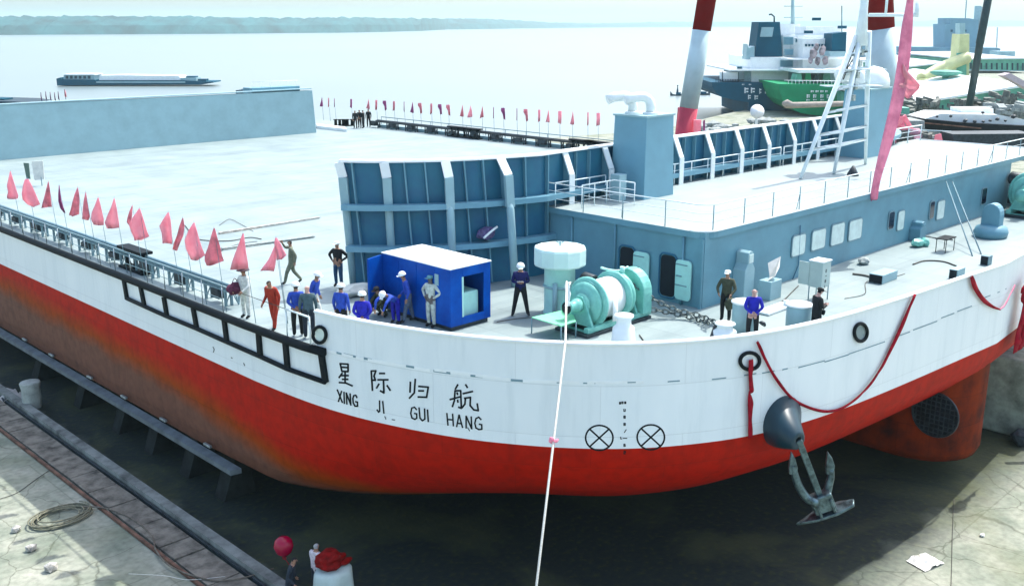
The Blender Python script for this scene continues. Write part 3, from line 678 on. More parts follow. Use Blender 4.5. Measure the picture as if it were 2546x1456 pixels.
# ------------------------------------------------------------------ railing builder
def railing(pts, z0, h=1.05, step=1.9, parent=None, r=.022, mats=('rail', 'rail'), mids=(.36, .68), closed=False, name='railing', brace=5):
    pts = [V((p[0], p[1], 0)) for p in pts]
    L_ = [0]
    for a, b in zip(pts, pts[1:]): L_.append(L_[-1] + (b - a).length)
    def at_(s):
        for i in range(len(pts) - 1):
            if s <= L_[i+1] + 1e-6: t = (s - L_[i]) / max(1e-6, L_[i+1] - L_[i]); return lerp(pts[i], pts[i+1], t)
        return pts[-1]
    N = max(1, round(L_[-1] / step)); m = MB()
    m.tube([p + V((0, 0, z0 + h)) for p in pts], r * 1.25, 6)
    for q in mids: m.tube([p + V((0, 0, z0 + h * q)) for p in pts], r * .65, 5)
    o = m.build(name, M[mats[0]], parent)
    for k in range(N + 1):
        p = at_(L_[-1] * k / N); m = MB(); m.tube([p + V((0, 0, z0)), p + V((0, 0, z0 + h))], r, 6)
        if brace and k % brace == 2: m.tube([p + V((0, 0, z0 + h * .72)), p + V((.25, .25, z0))], r * .8, 5)
        m.build('stanchion', M[mats[1]], o)
    return o
re_ = [p for p in ro]
sk = [p + V((0, 0, 0)) for p in ro[:8]]
railing([(HX0 - .02, 28.7), (HX0 - .02, 21.4)] + [(p.x + .06, p.y + .06) for p in ro[1:6]] + [(31.4, HY0 - .02), (66, HY0 - .02)], RZ, 1.0, 2.05, RD, .02, ('rail', 'railg'))
railing([(HX0 + .1, 28.3), (33.9, 28.3)], RZ, 1.0, 1.2, RD, .022)
railing([(37.6, 28.3), (48.5, 28.3)], RZ, 1.0, 1.3, RD, .024)
railing([(48.8, 28.3), (66, 28.3)], RZ, 1.0, 2.0, RD, .03)
# inner companion rails by the hatch
railing([(31.2, 27.3), (33.3, 27.3), (33.3, 26.2)], RZ, .95, .8, RD, .022)

# ------------------------------------------------------------------ funnels
def funnel(x0, x1, y0, y1, z1, pipes=True, taper=.10):
    m = MB(); b0 = [(x0, y0), (x1, y0), (x1, y1), (x0, y1)]; cx_, cy_ = (x0+x1)/2, (y0+y1)/2
    lo = [V((x, y, RZ + .004)) for x, y in b0]; hi = [V((cx_ + (x - cx_) * (1 - taper), cy_ + (y - cy_) * (1 - taper * .8), z1)) for x, y in b0]
    m.grid([lo, hi], False, closed=True); m.add(hi, [(0, 1, 2, 3)]); F = m.build('funnel', M['fun'], SHIP, bevel=.03)
    m = MB(); m.box((hi[0].x - .05, hi[0].y - .05, z1), (hi[2].x + .05, hi[2].y + .05, z1 + .08)); m.build('funnel_top', M['greyl'], F)
    m = MB(); m.box((cx_ - .5, hi[0].y - .02 - .12, RZ + 1.2), (cx_ + .3, hi[0].y + .1, RZ + 1.6)) if False else None
    return F, hi
M['fun'] = mat('funnel_paint', (.15, .33, .42), .4, var=.08, scale=.6, bump=.02)
F1, hi = funnel(34.6, 36.75, 26.7, 28.62, 14.62)
for k, (yy, xo) in enumerate(((28.1, -.1), (27.3, .15))):
    b_ = V((35.5 + xo, yy, 14.68)); m = MB()
    dirv = V((-.72, .5, 0)).normalized()
    pts = [b_, b_ + V((0, 0, .35))] + [b_ + V((0, 0, .35)) + dirv * (.42 * (1 - math.cos(R(a)))) + V((0, 0, .42 * math.sin(R(a)))) for a in (25, 50, 75, 95)]
    pts += [pts[-1] + dirv * .42 - V((0, 0, .04)), pts[-1] + dirv * .72 - V((0, 0, .16))]
    m.tube(pts, .21, 16, cap=True); ex = m.build('exhaust_pipe', M['white'], F1)
    m = MB(); m.lathe([(.34, 0), (.34, .1), (.22, .12), (.2, 0)], b_, (0, 0, 1), 20); m.build('pipe_collar', M['white'], ex)
F2, hi2 = funnel(54.6, 57.6, 26.5, 28.2, 14.9)
m = MB(); cc = V(((hi2[0].x + hi2[1].x) / 2 + .4, (hi2[0].y + hi2[2].y) / 2, 14.98)); m.lathe([(.95, 0), (.95, .35), (.8, .8), (.45, 1.1), (0, 1.2)], cc, n=24); m.build('ventilation_dome', M['white'], F2)
m = MB(); m.tube([cc + V((-1.6, 0, 0)), cc + V((-1.6, 0, .7)), cc + V((-1.9, .3, 1.1)), cc + V((-2.5, .6, 1.15))], .3, 14); m.build('exhaust_pipe', M['white'], F2)
# locker beside the first funnel
m = MB(); m.box((33.5, 27.2, RZ + .004), (34.0, 27.7, RZ + 1.15)); m.build('vent_box', M['greyl'], RD, bevel=.02)
m = MB(); a = atz(2120, 437, RZ); m.lathe([(.3, 0), (.28, .1), (.06, .5)], a + V((0,0,.004)), n=10); m.build('mast_foot_cone', M['dark'], RD)

# ------------------------------------------------------------------ lattice mast
MF = [atz(1990, 445, RZ), atz(2073, 433, RZ), V((52.3, 25.3, RZ))]
apex = V((49.2, 25.6, 18.9))
legs_px = []
MS = MB(); 
top_pts = [over(apex, 2126, 92), over(apex, 2141, 80), over(apex, 2160, 78)]
MA = thing('signal_mast', 'white lattice tripod mast with rungs on the deckhouse roof', 'mast', MF[1]) if False else None
m = MB()
for f_, t_ in zip(MF, top_pts): m.tube([f_ + V((0,0,.02)), lerp(f_, t_, .35), t_], [.08, .115, .15], 10)
MST = m.build('mast', M['rail'], SHIP)
m = MB(); pole0 = sum(top_pts, V((0,0,0))) / 3
m.tube([pole0 - V((0,0,.6)), pole0 + V((0, 0, 1.2)), pole0 + V((0, 0, 8))], [.34, .2, .14], 12); m.build('mast_pole', M['rail'], MST)
def legp(i, t): return lerp(MF[i], top_pts[i], t)
for t in (.2, .3, .46, .62, .74, .86):
    m = MB(); q = [legp(i, t) for i in range(3)]; m.tube(q, .075, 8, closed=True); m.build('mast_rung', M['rail'], MST)
for t in (.62, .74):
    m = MB(); c_ = lerp(legp(0, t), legp(2, t), .5); m.obox(c_ + V((0,0,.06)), V((1.2, -.9, 0)), V((.3, .4, 0)), UZ * .02); m.build('mast_platform', M['rail'], MST)
m = MB(); q = legp(2, .62); m.lathe([(0, 0), (.35, .1), (.45, .4), (.35, .75), (0, .9)], q + V((-1, .9, .1)), n=18); m.build('radar_dome', M['white'], MST)
m = MB(); q = legp(0, .78); m.tube([q + V((.1, 0, -.6)), q + V((.5, 0, 0)), q + V((1.1, 0, .5)), q + V((1.8, 0, .6))], .03, 6); m.tube(spline([legp(0,.6), legp(0,.72) + V((.3,0,0)), legp(0,.9) + V((.5, 0, .2)), top_pts[0]]), .035, 6); m.build('mast_cable', M['drope'], MST)
for k in range(5):
    q = legp(1, .5 + k * .08) + V((.5, 0, .1)); m = MB(); m.box((q.x - .12, q.y - .1, q.z), (q.x + .14, q.y + .1, q.z + .3)); m.tube([q, q + V((0, 0, .6))], .02, 5); m.build('signal_lamp', M['steel'], MST)
m = MB(); q = pole0 + V((0,0,.9)); m.tube([q + V((.2,-.2,0)), q + V((1.9, -1.9, 0))], .09, 8); m.tube([q + V((1.9,-1.9,-.1)), q + V((1.9, -1.9, .6))], .12, 8); m.tube([q + V((.8,-.8,0)), q + V((.8,-.8,1.5))], .07, 8); m.build('mast_yard', M['rail'], MST)

# ------------------------------------------------------------------ machinery and fittings on the foredeck
vb = V((26.5, 24.2, DK)); m = MB()
m.lathe([(.62, 0), (.60, .05), (.57, .1), (.57, 1.65), (.62, 1.7), (.62, 1.75)], vb, n=28); VN = m.build('mushroom_ventilator', M['mint'], SHIP)
m = MB(); m.lathe([(.3, 1.72), (.93, 1.80), (.97, 1.86), (.97, 2.40), (.93, 2.47), (.5, 2.50), (0, 2.51)], vb, n=12, sm=False); m.build('ventilator_head', mat('ventilator_head_paint', (.55, .74, .71), .45, var=.05), VN)
m = MB(); m.tube([vb + V((0, 0, 2.5)), vb + V((0, 0, 2.66))], .03, 6); m.tube(circ(vb + V((0, 0, 2.64)), UX, UY, .13, 12), .018, 5, closed=True); m.build('hand_wheel', M['railg'], VN)
m = MB(); m.lathe([(.6, .98), (.63, 1.0), (.63, 1.05), (.6, 1.07)], vb, n=28); m.build('flange', M['greyl'], VN)
m = MB(); m.tube([vb + V((-.62, -.35, 0)), vb + V((-.62, -.35, 1.25))], .09, 8); m.build('side_pipe', M['greyl'], VN)

def winch(loc, label_parent, sc=1.0, name='mooring_winch'):
    P0 = V(loc)
    def q(x, y, z): return P0 + V((x, y, z)) * sc
    m = MB()
    for y in (-.55, .55): m.box(q(-.2, y - .1, .12), q(3.3, y + .1, .3))
    for x in (0, 1.2, 2.2, 3.1): m.box(q(x - .1, -.65, .02), q(x + .12, .65, .12)); 
    W = m.build(name, M['green'], SHIP, bevel=.01)
    X = V((1, 0, 0)); ax = q(0, 0, 1.0)
    def lat(prof, nm, mt, n=28): mm = MB(); mm.lathe([(r * sc, h * sc) for r, h in prof], ax, X, n); return mm.build(nm, M[mt], W)
    lat([(0, -.62), (.26, -.60), (.2, -.5), (.17, -.35), (.2, -.2), (.24, -.15), (.24, 0), (0, 0)], 'warping_head', 'green')
    m = MB(); m.lathe([(0, -.625), (.2, -.622), (.21, -.60)], ax, X, 20); m.build('warping_head_bore', M['opening'], W)
    # A-frame bearings
    for x in (.05, 2.5):
        m = MB(); m.prism([q(x, -.62, .28), q(x, .62, .28), q(x, .24, 1.15), q(x, .12, 1.3), q(x, -.12, 1.3), q(x, -.24, 1.15)], V((.1 * sc, 0, 0))); m.build('bearing_stand', M['green'], W, bevel=.01)
    lat([(.24, .1), (.36, .12), (.38, .2), (.3, .26), (.62, .30), (.74, .36), (.74, .42), (.3, .46)], 'brake_drum', 'green')
    lat([(.2, .46), (.84, .47), (.9, .52), (.9, .58), (.46, .62)], 'drum_flange', 'green')
    lat([(.2, .60), (.70, .61), (.71, .9), (.70, 1.2), (.71, 1.75), (.2, 1.78)], 'rope_drum', 'white')
    lat([(.46, 1.78), (.86, 1.8), (.9, 1.86), (.88, 1.92), (.5, 1.95)], 'drum_flange', 'green')
    lat([(.3, 1.95), (.70, 1.98), (.8, 2.1), (.8, 2.2), (.64, 2.3), (.3, 2.4)], 'chain_wheel', 'green')
    m = MB(); r_ = .78; pl = [q(2.68, -.78, .25)] + [q(2.68, -.78 * math.cos(R(a)), 1.0 + .84 * math.sin(R(a))) for a in range(0, 181, 15)] + [q(2.68, .78, .25)]
    m.prism(pl, V((.5 * sc, 0, 0))); m.build('gear_case', M['green'], W, bevel=.04)
    m = MB(); m.lathe([(0, 0), (.28*sc, 0), (.28*sc, .5*sc), (.2*sc, .56*sc), (0, .56*sc)], q(1.7, .75, 1.35), (0, 1, .1), 16); m.box(q(1.45, .6, .3), q(1.95, 1.2, 1.1)); m.build('winch_motor', M['dark'], W, bevel=.02)
    m = MB(); m.tube(spline([q(1.75, .5, 1.95), q(2.0, .3, 1.85), q(2.35, .1, 1.8), q(2.7, 0, 1.9)], 4), .045, 8); m.tube([q(2.25, -.1, 1.75), q(2.25, -.1, 2.0)], .09, 10); m.build('brake_lever', M['mint'], W)
    m = MB(); m.box(q(-.35, -.75, .01), q(3.2, .75, .11)); m.build('winch_bed', M['dark'], W)
    m = MB(); m.tube(spline([q(.55, -.7, .95), q(.6, -.55, 1.4), q(.5, -.2, 1.72), q(.6, .3, 1.75)], 5), .05, 8); m.build('brake_band', M['mint'], W)
    return W
WN = winch((25.05, 22.0, DK), SHIP, .99)
# cloth drape on the drum
m = MB(); rr = []
for k in range(10):
    a = R(20 + k * 16) if k < 7 else None
    if a is not None: p = (.55 * math.cos(a), 1.0 + .55 * math.sin(a))
    else: p = (.545 + .0 * k, .0)
m = MB(); rowsd = []
for t in range(12):
    a = R(-100 + t * 0)
for u in (.95, 1.1, 1.22):
    rowsd.append([V((25.05 + u, 22.0 - .74, DK + 1.15)), V((25.05 + u, 22.0 - .76, DK + .75)), V((25.05 + u - .02, 22.0 - .78, DK + .35 + .06 * math.sin(u * 20)))])
m.grid(rowsd, True); m.build('drum_cover_cloth', M['white'], WN, solid=.015)
WN2 = winch((58.4, 18.9, DK), SHIP, 1.3)
# chain to the second deck fitting: links
def chain(pts, sc=.16, parent=None, name='chain_link', matn='chain'):
    P = spline(pts, 10); L_ = [0]
    for a, b in zip(P, P[1:]): L_.append(L_[-1] + (b - a).length)
    n = int(L_[-1] / (sc * 1.45)); k = 0; out = []
    m = MB()
    for j in range(n):
        s = (j + .5) / n * L_[-1]
        while k < len(P) - 2 and L_[k+1] < s: k += 1
        p = lerp(P[k], P[k+1], (s - L_[k]) / max(1e-6, L_[k+1] - L_[k])); d = (P[k+1] - P[k]).normalized()
        sd = d.cross(UZ).normalized(); u = sd if j % 2 else sd.cross(d)
        ring = [p + d * (sc * .95 * math.cos(a)) + u * (sc * .55 * math.sin(a)) for a in [2 * math.pi * q / 10 for q in range(10)]]
        m.tube(ring, sc * .17, 6, closed=True)
    return m.build(name, M[matn], parent)
chain([(27.1, 21.9, 9.75), (27.6, 21.6, 9.45), (28.2, 21.2, 8.95), (28.8, 20.6, 8.55), (29.2, 19.9, 8.4), (29.0, 19.0, 8.36)], .15, WN, 'anchor_chain')
chain([(27.6, 21.9, 8.45), (28.3, 21.3, 8.5), (28.9, 20.4, 8.36), (28.9, 19.6, 8.34), (28.4, 18.9, 8.5)], .15, WN, 'anchor_chain')
# green plate table beside the winch
a, b, c_, d_ = atz(1322, 790, 8.75), atz(1420, 768, 8.75), atz(1432, 800, 8.75), atz(1395, 812, 8.75)
PT = MB(); PT.prism([a, b, c_, d_], (0, 0, .03)); PT_ = PT.build('drip_platform', M['greenl'], SHIP)
for p in (a, b, c_, d_):
    m = MB(); m.tube([V((p.x, p.y, DK)), V((p.x, p.y, 8.75))], .025, 6); m.build('platform_leg', M['railg'], PT_)
# bottle shaped pedestal rollers and mooring bitts
def roller(p, r=.36, h=1.1, nm='pedestal_roller'):
    m = MB(); m.lathe([(r * 1.1, 0), (r, .1), (r * .88, h * .62), (r * .6, h * .72), (r * .58, h * .86), (r * .78, h * .93), (r * .78, h * .98), (0, h)], V((p[0], p[1], DK)), n=24); return m.build(nm, M['white'], SHIP)
roller(atz(1549, 868), .41, 1.2); roller(atz(1800, 853), .44, .72)
def bitt(p, r=.42, h=1.15):
    m = MB(); m.lathe([(r, 0), (r, h - .1), (r * .98, h - .06)], V((p[0], p[1], DK)), n=28); o = m.build('mooring_bitt', M['greyl'], SHIP)
    m = MB(); m.lathe([(r * .98, h - .06), (r * 1.12, h - .05), (r * 1.12, h), (0, h + .02)], V((p[0], p[1], DK)), n=28); m.build('bitt_cap', M['white'], o)
bitt(atz(1848, 828), .42, 1.15); bitt(atz(1982, 833), .42, 1.12)
m = MB(); a = atz(1800, 850); m.prism([a + V((-.9, .1, .01)), a + V((-.2, .3, .01)), a + V((-.2, .3, .6))], (.05, -.1, 0)); m.build('roller_gusset', M['dark'], SHIP)
# low hatch boxes, kevels
for (x, y, l, w_, h_, mt, rz) in ((2195, 697, 1.35, .6, .38, 'greyl', 0), (2378, 690, .8, .35, .42, 'greyl', 0), (2451, 657, .45, .35, .42, 'railg', 0)):
    p = atz(x, y); m = MB(); m.box((p.x - l/2, p.y - w_/2, DK + .004), (p.x + l/2, p.y + w_/2, DK + h_)); hb_ = m.build('deck_chest', M[mt], SHIP, bevel=.02)
    m = MB(); m.box((p.x - l/2 - .03, p.y - w_/2 + .03, DK + .03), (p.x - l/2 - .002, p.y + w_/2 - .03, DK + h_ - .03)); m.build('chest_door', M['opening'], hb_)
# windlass cover near the port end
p = atz(2462, 588); m = MB(); m.lathe([(.75, 0), (.8, .25), (.7, .5), (.45, .62), (0, .65)], p, n=24, sx=1.2); WC = m.build('covered_capstan', M['grey'], SHIP)
m = MB(); pl = [p + V((-.35, 0, .45))] + [p + V((-.35 + 0, -.45 * math.cos(R(a)), 1.15 + .5 * math.sin(R(a)))) for a in range(0, 181, 20)] + [p + V((-.35, .0, .45))]
m.prism([p + V((-.3, -.45, .4))] + [p + V((-.3, -.45 * math.cos(R(a)), 1.15 + .55 * math.sin(R(a)))) for a in range(0, 181, 20)] + [p + V((-.3, .45, .4))], (.6, 0, 0)); m.build('capstan_hood', M['grey'], WC, bevel=.05)
# ---- near side: cable tray, roller fairleads and the deck-edge railing
def pipe_rack(x, y0, y1, z, side, matn='dark'):
    m = MB(); xi = x + side * .75
    m.beam((xi, y0, z + .62), (xi, y1, z + .62), .34, .07); m.tube([(xi + .12, y0, z + .75), (xi + .12, y1, z + .75)], .07, 8); m.tube([(xi - .1, y0, z + .72), (xi - .1, y1, z + .72)], .05, 8)
    o = m.build('cable_tray', M[matn], SHIP)
    y = y0 + .6; k = 0
    while y < y1:
        m = MB(); m.box((xi - .16, y - .05, z), (xi - .08, y + .05, z + .6)); m.box((xi + .08, y - .05, z), (xi + .16, y + .05, z + .6)); m.beam((xi - .12, y, z + .05), (xi + .12, y, z + .55), .04, .03); m.build('tray_support', M[matn], o)
        if k % 2 == 0:
            m = MB(); h_ = .22 + rng.random() * .2; m.box((xi - .2, y + .4, z + .28 - h_ * .3), (xi + .18, y + .4 + .5 + rng.random() * .5, z + .28 + h_)); m.build('valve_box', M['dark'], o, bevel=.03)
        y += 1.5; k += 1
    return o
pipe_rack(17.5, 33.0, 62, DK, 1, 'railg')
def roller_fairlead(x, y, L_, side, n=4):
    m = MB(); m.box((x - .3, y - L_/2, DK + .004), (x + .3, y + L_/2, DK + .1)); m.box((x - .28, y - L_/2, DK + .86), (x + .28, y + L_/2, DK + .98)); o = m.build('roller_fairlead', M['black'], SHIP, bevel=.01)
    for k in range(n):
        yy = y - L_/2 + L_ * (k + .5) / n; m = MB(); m.lathe([(.17, .1), (.1, .3), (.09, .5), (.12, .68), (.2, .86)], (x, yy, DK), n=12); m.build('roller', M['black'], o)
ya = atz(292, 684).y
roller_fairlead(18.3, atz(290, 683).y + .2, 2.3, 1, 3)
railing([(17.62, 62), (17.62, 32.9)], DK, 1.02, 1.55, SHIP, .022, ('railg', 'steel'), (.5,), brace=0, name='deck_edge_railing')
railing([(17.62, 28.6), (17.62, 27.2)], DK, 1.0, 1.4, SHIP, .03, ('rail', 'rail'), (), brace=0, name='gangway_rail')
m = MB(); m.tube([(17.62, 32.9, DK + 1.0), (17.62, 28.6, DK + 1.0)], .012, 5); m.build('gangway_rope', M['drope'], SHIP)
# far side
pipe_rack(64.5, 50, 84, DK, -1)
m = MB(); m.beam((64.2, 50, DK + .15), (64.2, 84, DK + .15), .5, .3); m.build('deck_edge_coaming', M['railg'], SHIP)
railing([(64.4, 50), (64.4, 84)], DK, 1.05, 2.6, SHIP, .03, ('railg', 'railg'), (), brace=0, name='deck_edge_railing')
for x, y in ((1155, 330), (1452, 357), (1490, 359)):
    p = atz(x, y); roller_fairlead(63.7, atx(x, y, 63.7).y, 4.4 if x == 1155 else 3.0, -1, 5)
for x, y in ((835, 311), (845, 311), (857, 311)):
    p = atz(x, y + 2); m = MB()
    m.lathe([(.16, 0), (.15, .6), (.24, .62), (.24, .68), (0, .7)], p, n=10); m.lathe([(.16, 0), (.15, .6), (.24, .62), (.24, .68), (0, .7)], p + V((.6, -.5, 0)), n=10); m.box((p.x - .3, p.y - .7, DK + .004), (p.x + .8, p.y + .3, DK + .06)); m.build('bollard_pair', M['black'], SHIP)
m = MB(); a, b = atz(790, 320), atz(862, 328); m.prism([a, b, b + V((1.2, 2, 0)), a + V((1.2, 2, 0))], (0, 0, .3)); m.build('low_deck_hatch', M['white'], SHIP)

# ------------------------------------------------------------------ blue equipment container
CT = thing('equipment_container', 'blue steel equipment container with open doors and a white roof on the foredeck', 'container', (22.9, 27, DK))
cx0, cx1, cy0, cy1, cz0, cz1 = 21.95, 23.85, 25.1, 28.85, DK + .16, 10.45
m = MB(); m.box((cx0 + .08, cy0 + .08, DK + .004), (cx1 - .08, cy1 - .08, cz0)); m.build('skid_base', M['dark'], CT)
m = MB(); m.box((cx0, cy0 + .06, cz0), (cx0 + .05, cy1, cz1 - .05)); m.box((cx1 - .05, cy0 + .06, cz0), (cx1, cy1, cz1 - .05)); m.box((cx0 + .05, cy1 - .05, cz0), (cx1 - .05, cy1, cz1 - .05)); m.box((cx0 + .05, cy0 + .06, cz0), (cx1 - .05, cy1 - .05, cz0 + .06))
ox0, ox1, oz0, oz1 = cx0 + .55, cx1 - .32, cz0 + .28, cz1 - .38
m.box((cx0, cy0, cz0), (ox0, cy0 + .06, cz1 - .05)); m.box((ox1, cy0, cz0), (cx1, cy0 + .06, cz1 - .05)); m.box((ox0, cy0, cz0), (ox1, cy0 + .06, oz0)); m.box((ox0, cy0, oz1), (ox1, cy0 + .06, cz1 - .05))
CB = m.build('shell', M['blue'], CT, bevel=.012)
m = MB(); m.box((cx0 - .03, cy0 - .03, cz1 - .048), (cx1 + .03, cy1 + .03, cz1)); m.build('roof', M['white'], CT, bevel=.015)
m = MB(); m.box((ox0 - .02, cy0 - .012, oz0), (ox0 + .06, cy0 + .5, oz1)); m.build('frame_post', M['mint'], CT)
m = MB(); m.box((ox0 + .12, cy0 + .25, cz0 + .1), (ox1 - .03, cy0 + 1.4, cz0 + 1.05)); m.build('generator', M['mint'], CT, bevel=.06)
m = MB(); m.box((ox0 + .1, cy1 - .3, cz0 + .1), (ox1 - .55, cy1 - .2, oz1)); m.build('inner_panel', M['pane'], CT)
m = MB(); m.obox((cx0 - .42, cy1 - .1, (cz0 + cz1) / 2 - .05), (.42, .12, 0), (-.01, .03, 0), (0, 0, 1.0)); m.build('door_leaf', M['blue'], CT, bevel=.01)
m = MB(); m.obox((cx1 + .22, cy0 + .5, (cz0 + cz1) / 2), (.22, .38, 0), (.025, -.015, 0), (0, 0, .82)); dl = m.build('door_leaf', M['blue'], CT, bevel=.01)
m = MB(); m.obox((cx1 + .20, cy0 + .42, (cz0 + cz1) / 2 + .6), (.07, .12, 0), (.03, -.018, 0), (0, 0, .12)); m.build('notice_plate', M['white'], dl)
for y_ in (25.9, 26.9, 27.9):
    m = MB(); m.box((cx0 - .018, y_, cz0 + .12), (cx0 - .002, y_ + .05, cz1 - .15)); m.build('side_rib', M['blue'], CT)
m = MB(); m.box((cx0 - .02, 25.7, 9.75), (cx0 - .003, 25.9, 10.15)); m.build('ventilation_grille', M['greyl'], CT)
# cushions / fender bags behind the container and small lockers under the bulkhead
p = atz(882, 735); m = MB(); m.rock((p.x, p.y, DK + .24), .45, 3, (1.7, .8, .55), 3); tag(m.build('canvas_bundle', mat('canvas', (.6, .64, .58), .9, var=.1)), 'pale canvas bundle lying on deck left of the blue container', 'bundle')
p = atz(903, 705); m = MB(); m.rock((p.x, p.y, DK + .26), .36, 8, (1.1, 1, .8), 2); tag(m.build('tarpaulin_heap', mat('tarp', (.22, .3, .27), .9, var=.4)), 'grey green tarpaulin heap behind the canvas bundle', 'tarpaulin')
p = atz(1212, 688); LK = thing('deck_locker', 'pale grey steel locker behind the blue container roof', 'locker', p)
m = MB(); m.box((p.x - .45, p.y - .3, DK + .004), (p.x + .45, p.y + .3, DK + 1.15)); m.build('cabinet', M['greyl'], LK, bevel=.02)
m = MB(); m.box((p.x - .5, p.y - .35, DK + 1.15), (p.x + .5, p.y + .35, DK + 1.2)); m.tube([p + V((0, 0, 1.2)), p + V((0, 0, 1.45))], .05, 6); m.build('lid', M['white'], LK)
p = lerp(along(footd, 5.2), along(topp, 5.2), .42) + bnorm(5) * .35; m = MB()
m.rock(p, .34, 5, (1.3, .8, .7), 3); BG = m.build('work_bag', mat('bag_plum', (.12, .10, .22), .8, var=.5, scale=6)); tag(BG, 'dark plum and white striped bag resting on the bulkhead stringer', 'bag')
m2 = MB(); m2.tube(spline([p + V((-.4, -.25, -.1)), p + V((0, -.33, .16)), p + V((.35, -.25, .25))], 6), .05, 6); o_ = m2.build('white_strap', M['white'], None)
o_.parent = BG; o_.location = V(o_.location) - BG.location

# ------------------------------------------------------------------ grey control cabinet on legs near the deckhouse
p = atz(2040, 748); CBN = thing('control_cabinet', 'tall pale grey control cabinet on thin legs with its side door open, before the deckhouse', 'cabinet', p)
k0 = over(p, 2040, 652); hz = 10.55; w2 = .36
x0, x1, y0, y1 = p.x - .22, p.x + .42, p.y - .1, p.y + .45; hz = over(V((x0, y0, 0)), 2044, 654).z
m = MB(); m.box((x0, y0, DK + .55), (x1, y1, hz)); CC = m.build('cabinet_body', M['cabl'], CBN, bevel=.01)
m = MB(); m.box((x0 - .03, y0 - .03, hz), (x1 + .03, y1 + .03, hz + .04)); m.build('cabinet_top', M['white'], CBN)
for xx, yy in ((x0 + .03, y0 + .03), (x1 - .03, y0 + .03), (x0 + .03, y1 - .03), (x1 - .03, y1 - .03)):
    m = MB(); m.tube([(xx, yy, DK), (xx, yy, DK + .55)], .022, 6); m.build('leg', M['railg'], CBN)
m = MB(); m.box((x0 - .04, y1 - .01, DK + .6), (x0 - .001, y1 + .42, hz - .06)); m.build('cabinet_door', M['cabl'], CBN)
m = MB()
for k, s in enumerate(('0', '-', '8', 'L')):
    for st in seg[s]:
        for a, b in zip(st, st[1:]):
            q0 = V((p.x + .02 + a[0] * .07, y0 - .006, hz - .3 - k * .2 - a[1] * .05)); q1 = V((p.x + .02 + b[0] * .07, y0 - .006, hz - .3 - k * .2 - b[1] * .05))
            m.beam(q0, q1, .004, .022, up=(0, 0, 1)) if abs(q0.z - q1.z) < .001 else m.beam(q0, q1, .022, .004, up=(0, 1, 0))
m.build('cabinet_marks', M['black'], CC)
# black folding table
p = atz(2352, 622); TB = thing('folding_table', 'small black topped folding table by the deckhouse wall', 'table', p)
m = MB(); m.box((p.x - .75, p.y - .3, DK + .62), (p.x + .3, p.y + .25, DK + .66)); m.build('tabletop', M['black'], TB)
for xx, yy in ((-.7, -.25), (.25, -.25), (-.7, .2), (.25, .2)):
    m = MB(); m.tube([p + V((xx, yy, 0)), p + V((xx, yy, .62))], .02, 5); m.build('leg', M['black'], TB)
# tool crate, cloth heap, boards
p = atz(1915, 742); WB = thing('work_bench', 'pale grey work bench with torn paper sheet leaning up beside the blue shirted man', 'bench', p)
m = MB(); m.box((p.x - .35, p.y - .2, DK + .004), (p.x + .45, p.y + .35, DK + .75)); m.build('cabinet', M['greyl'], WB, bevel=.02)
m = MB(); m.add([p + V((-.3, 0, .75)), p + V((.2, .2, .78)), p + V((.5, .5, 1.25)), p + V((.9, .2, 1.5)), p + V((.35, -.1, 1.2)), p + V((-.1, -.2, .95))], [(0, 1, 2, 3, 4, 5)]); m.build('paper_sheet', M['plastic'], WB, solid=.01)
p = atz(1872, 722); m = MB(); m.rock(p + V((0, .4, .25)), .42, 11, (1.3, .8, .8), 3); tag(m.build('scrap_heap', M['scrap']), 'dark heap of scrap bags against the deckhouse wall', 'scrap heap')
p = atz(1925, 772); m = MB(); m.box((p.x - .8, p.y - .25, DK + .02), (p.x + 1.0, p.y + .3, DK + .1)); m.box((p.x + .6, p.y - .2, DK + .1), (p.x + .7, p.y, DK + .3)); tag(m.build('steel_plate', M['white'], bevel=.01), 'flat white steel plate with a lug lying behind the white bitts', 'steel plate')
p = atz(2195, 662); m = MB(); m.rock(p + V((-.2, .8, .16)), .3, 4, (1.2, .8, .6), 2); tag(m.build('rope_heap', M['crag']), 'small grey rope heap behind the grey deck chest', 'rope heap')
p = atz(2290, 615); m = MB(); m.rock(p + V((0, .2, .2)), .3, 14, (1.3, .9, .7), 2); m.rock(p + V((.4, 0, .18)), .22, 5, (1, 1, 1), 2); tag(m.build('pump_unit', M['green']), 'small green pump unit beside the grey vent trunk', 'pump')
def cable(name, pts, r, mt, label, cat='cable', px=True, z=DK + .03):
    P = [atz(x, y, z) for x, y in pts] if px else pts
    m = MB(); m.tube(spline(P, 6), r, 6); return tag(m.build(name, M[mt]), label, cat)
cable('deck_cable', [(2130,600),(2200,583),(2262,582),(2330,592),(2370,596)], .022, 'drope', 'thin dark cable looping from the pump to the black folding table')
cable('deck_cable', [(2270,657),(2300,648),(2345,650),(2378,661)], .035, 'drope', 'short thick dark hose curled ahead of the deck chest nearest the bulwark')
cable('deck_cable', [(2100,742),(2150,730),(2155,700),(2215,690),(2250,680)], .014, 'drope', 'thin dark cable running from the control cabinet to the grey deck chest')
cable('deck_cable', [(2120,681),(2150,685),(2175,692)], .05, 'drope', 'short black bar lying between the control cabinet and the grey deck chest')
cable('deck_cable', [(1590,832),(1600,850),(1580,862)], .02, 'drope', 'black cable loop beside the bottle shaped roller')
cable('deck_cable', [(1235,800),(1262,795),(1300,790),(1350,788)], .014, 'drope', 'thin black cable from the blue container past the navy dressed worker')
cable('deck_cable', [(460,560),(485,590),(520,598),(575,598),(620,590),(650,594)], .022, 'drope', 'dark cable looping across the white cargo deck behind the pink flags')
cable('deck_cable', [(530,640),(560,618),(600,605),(640,600)], .014, 'drope', 'thin cable branching towards the flags on the cargo deck')
cable('deck_cable', [(630,425 + 150),(595,555),(570,545),(545,560)], .012, 'drope', 'thin grey cable tail near the pair of flags on the cargo deck')
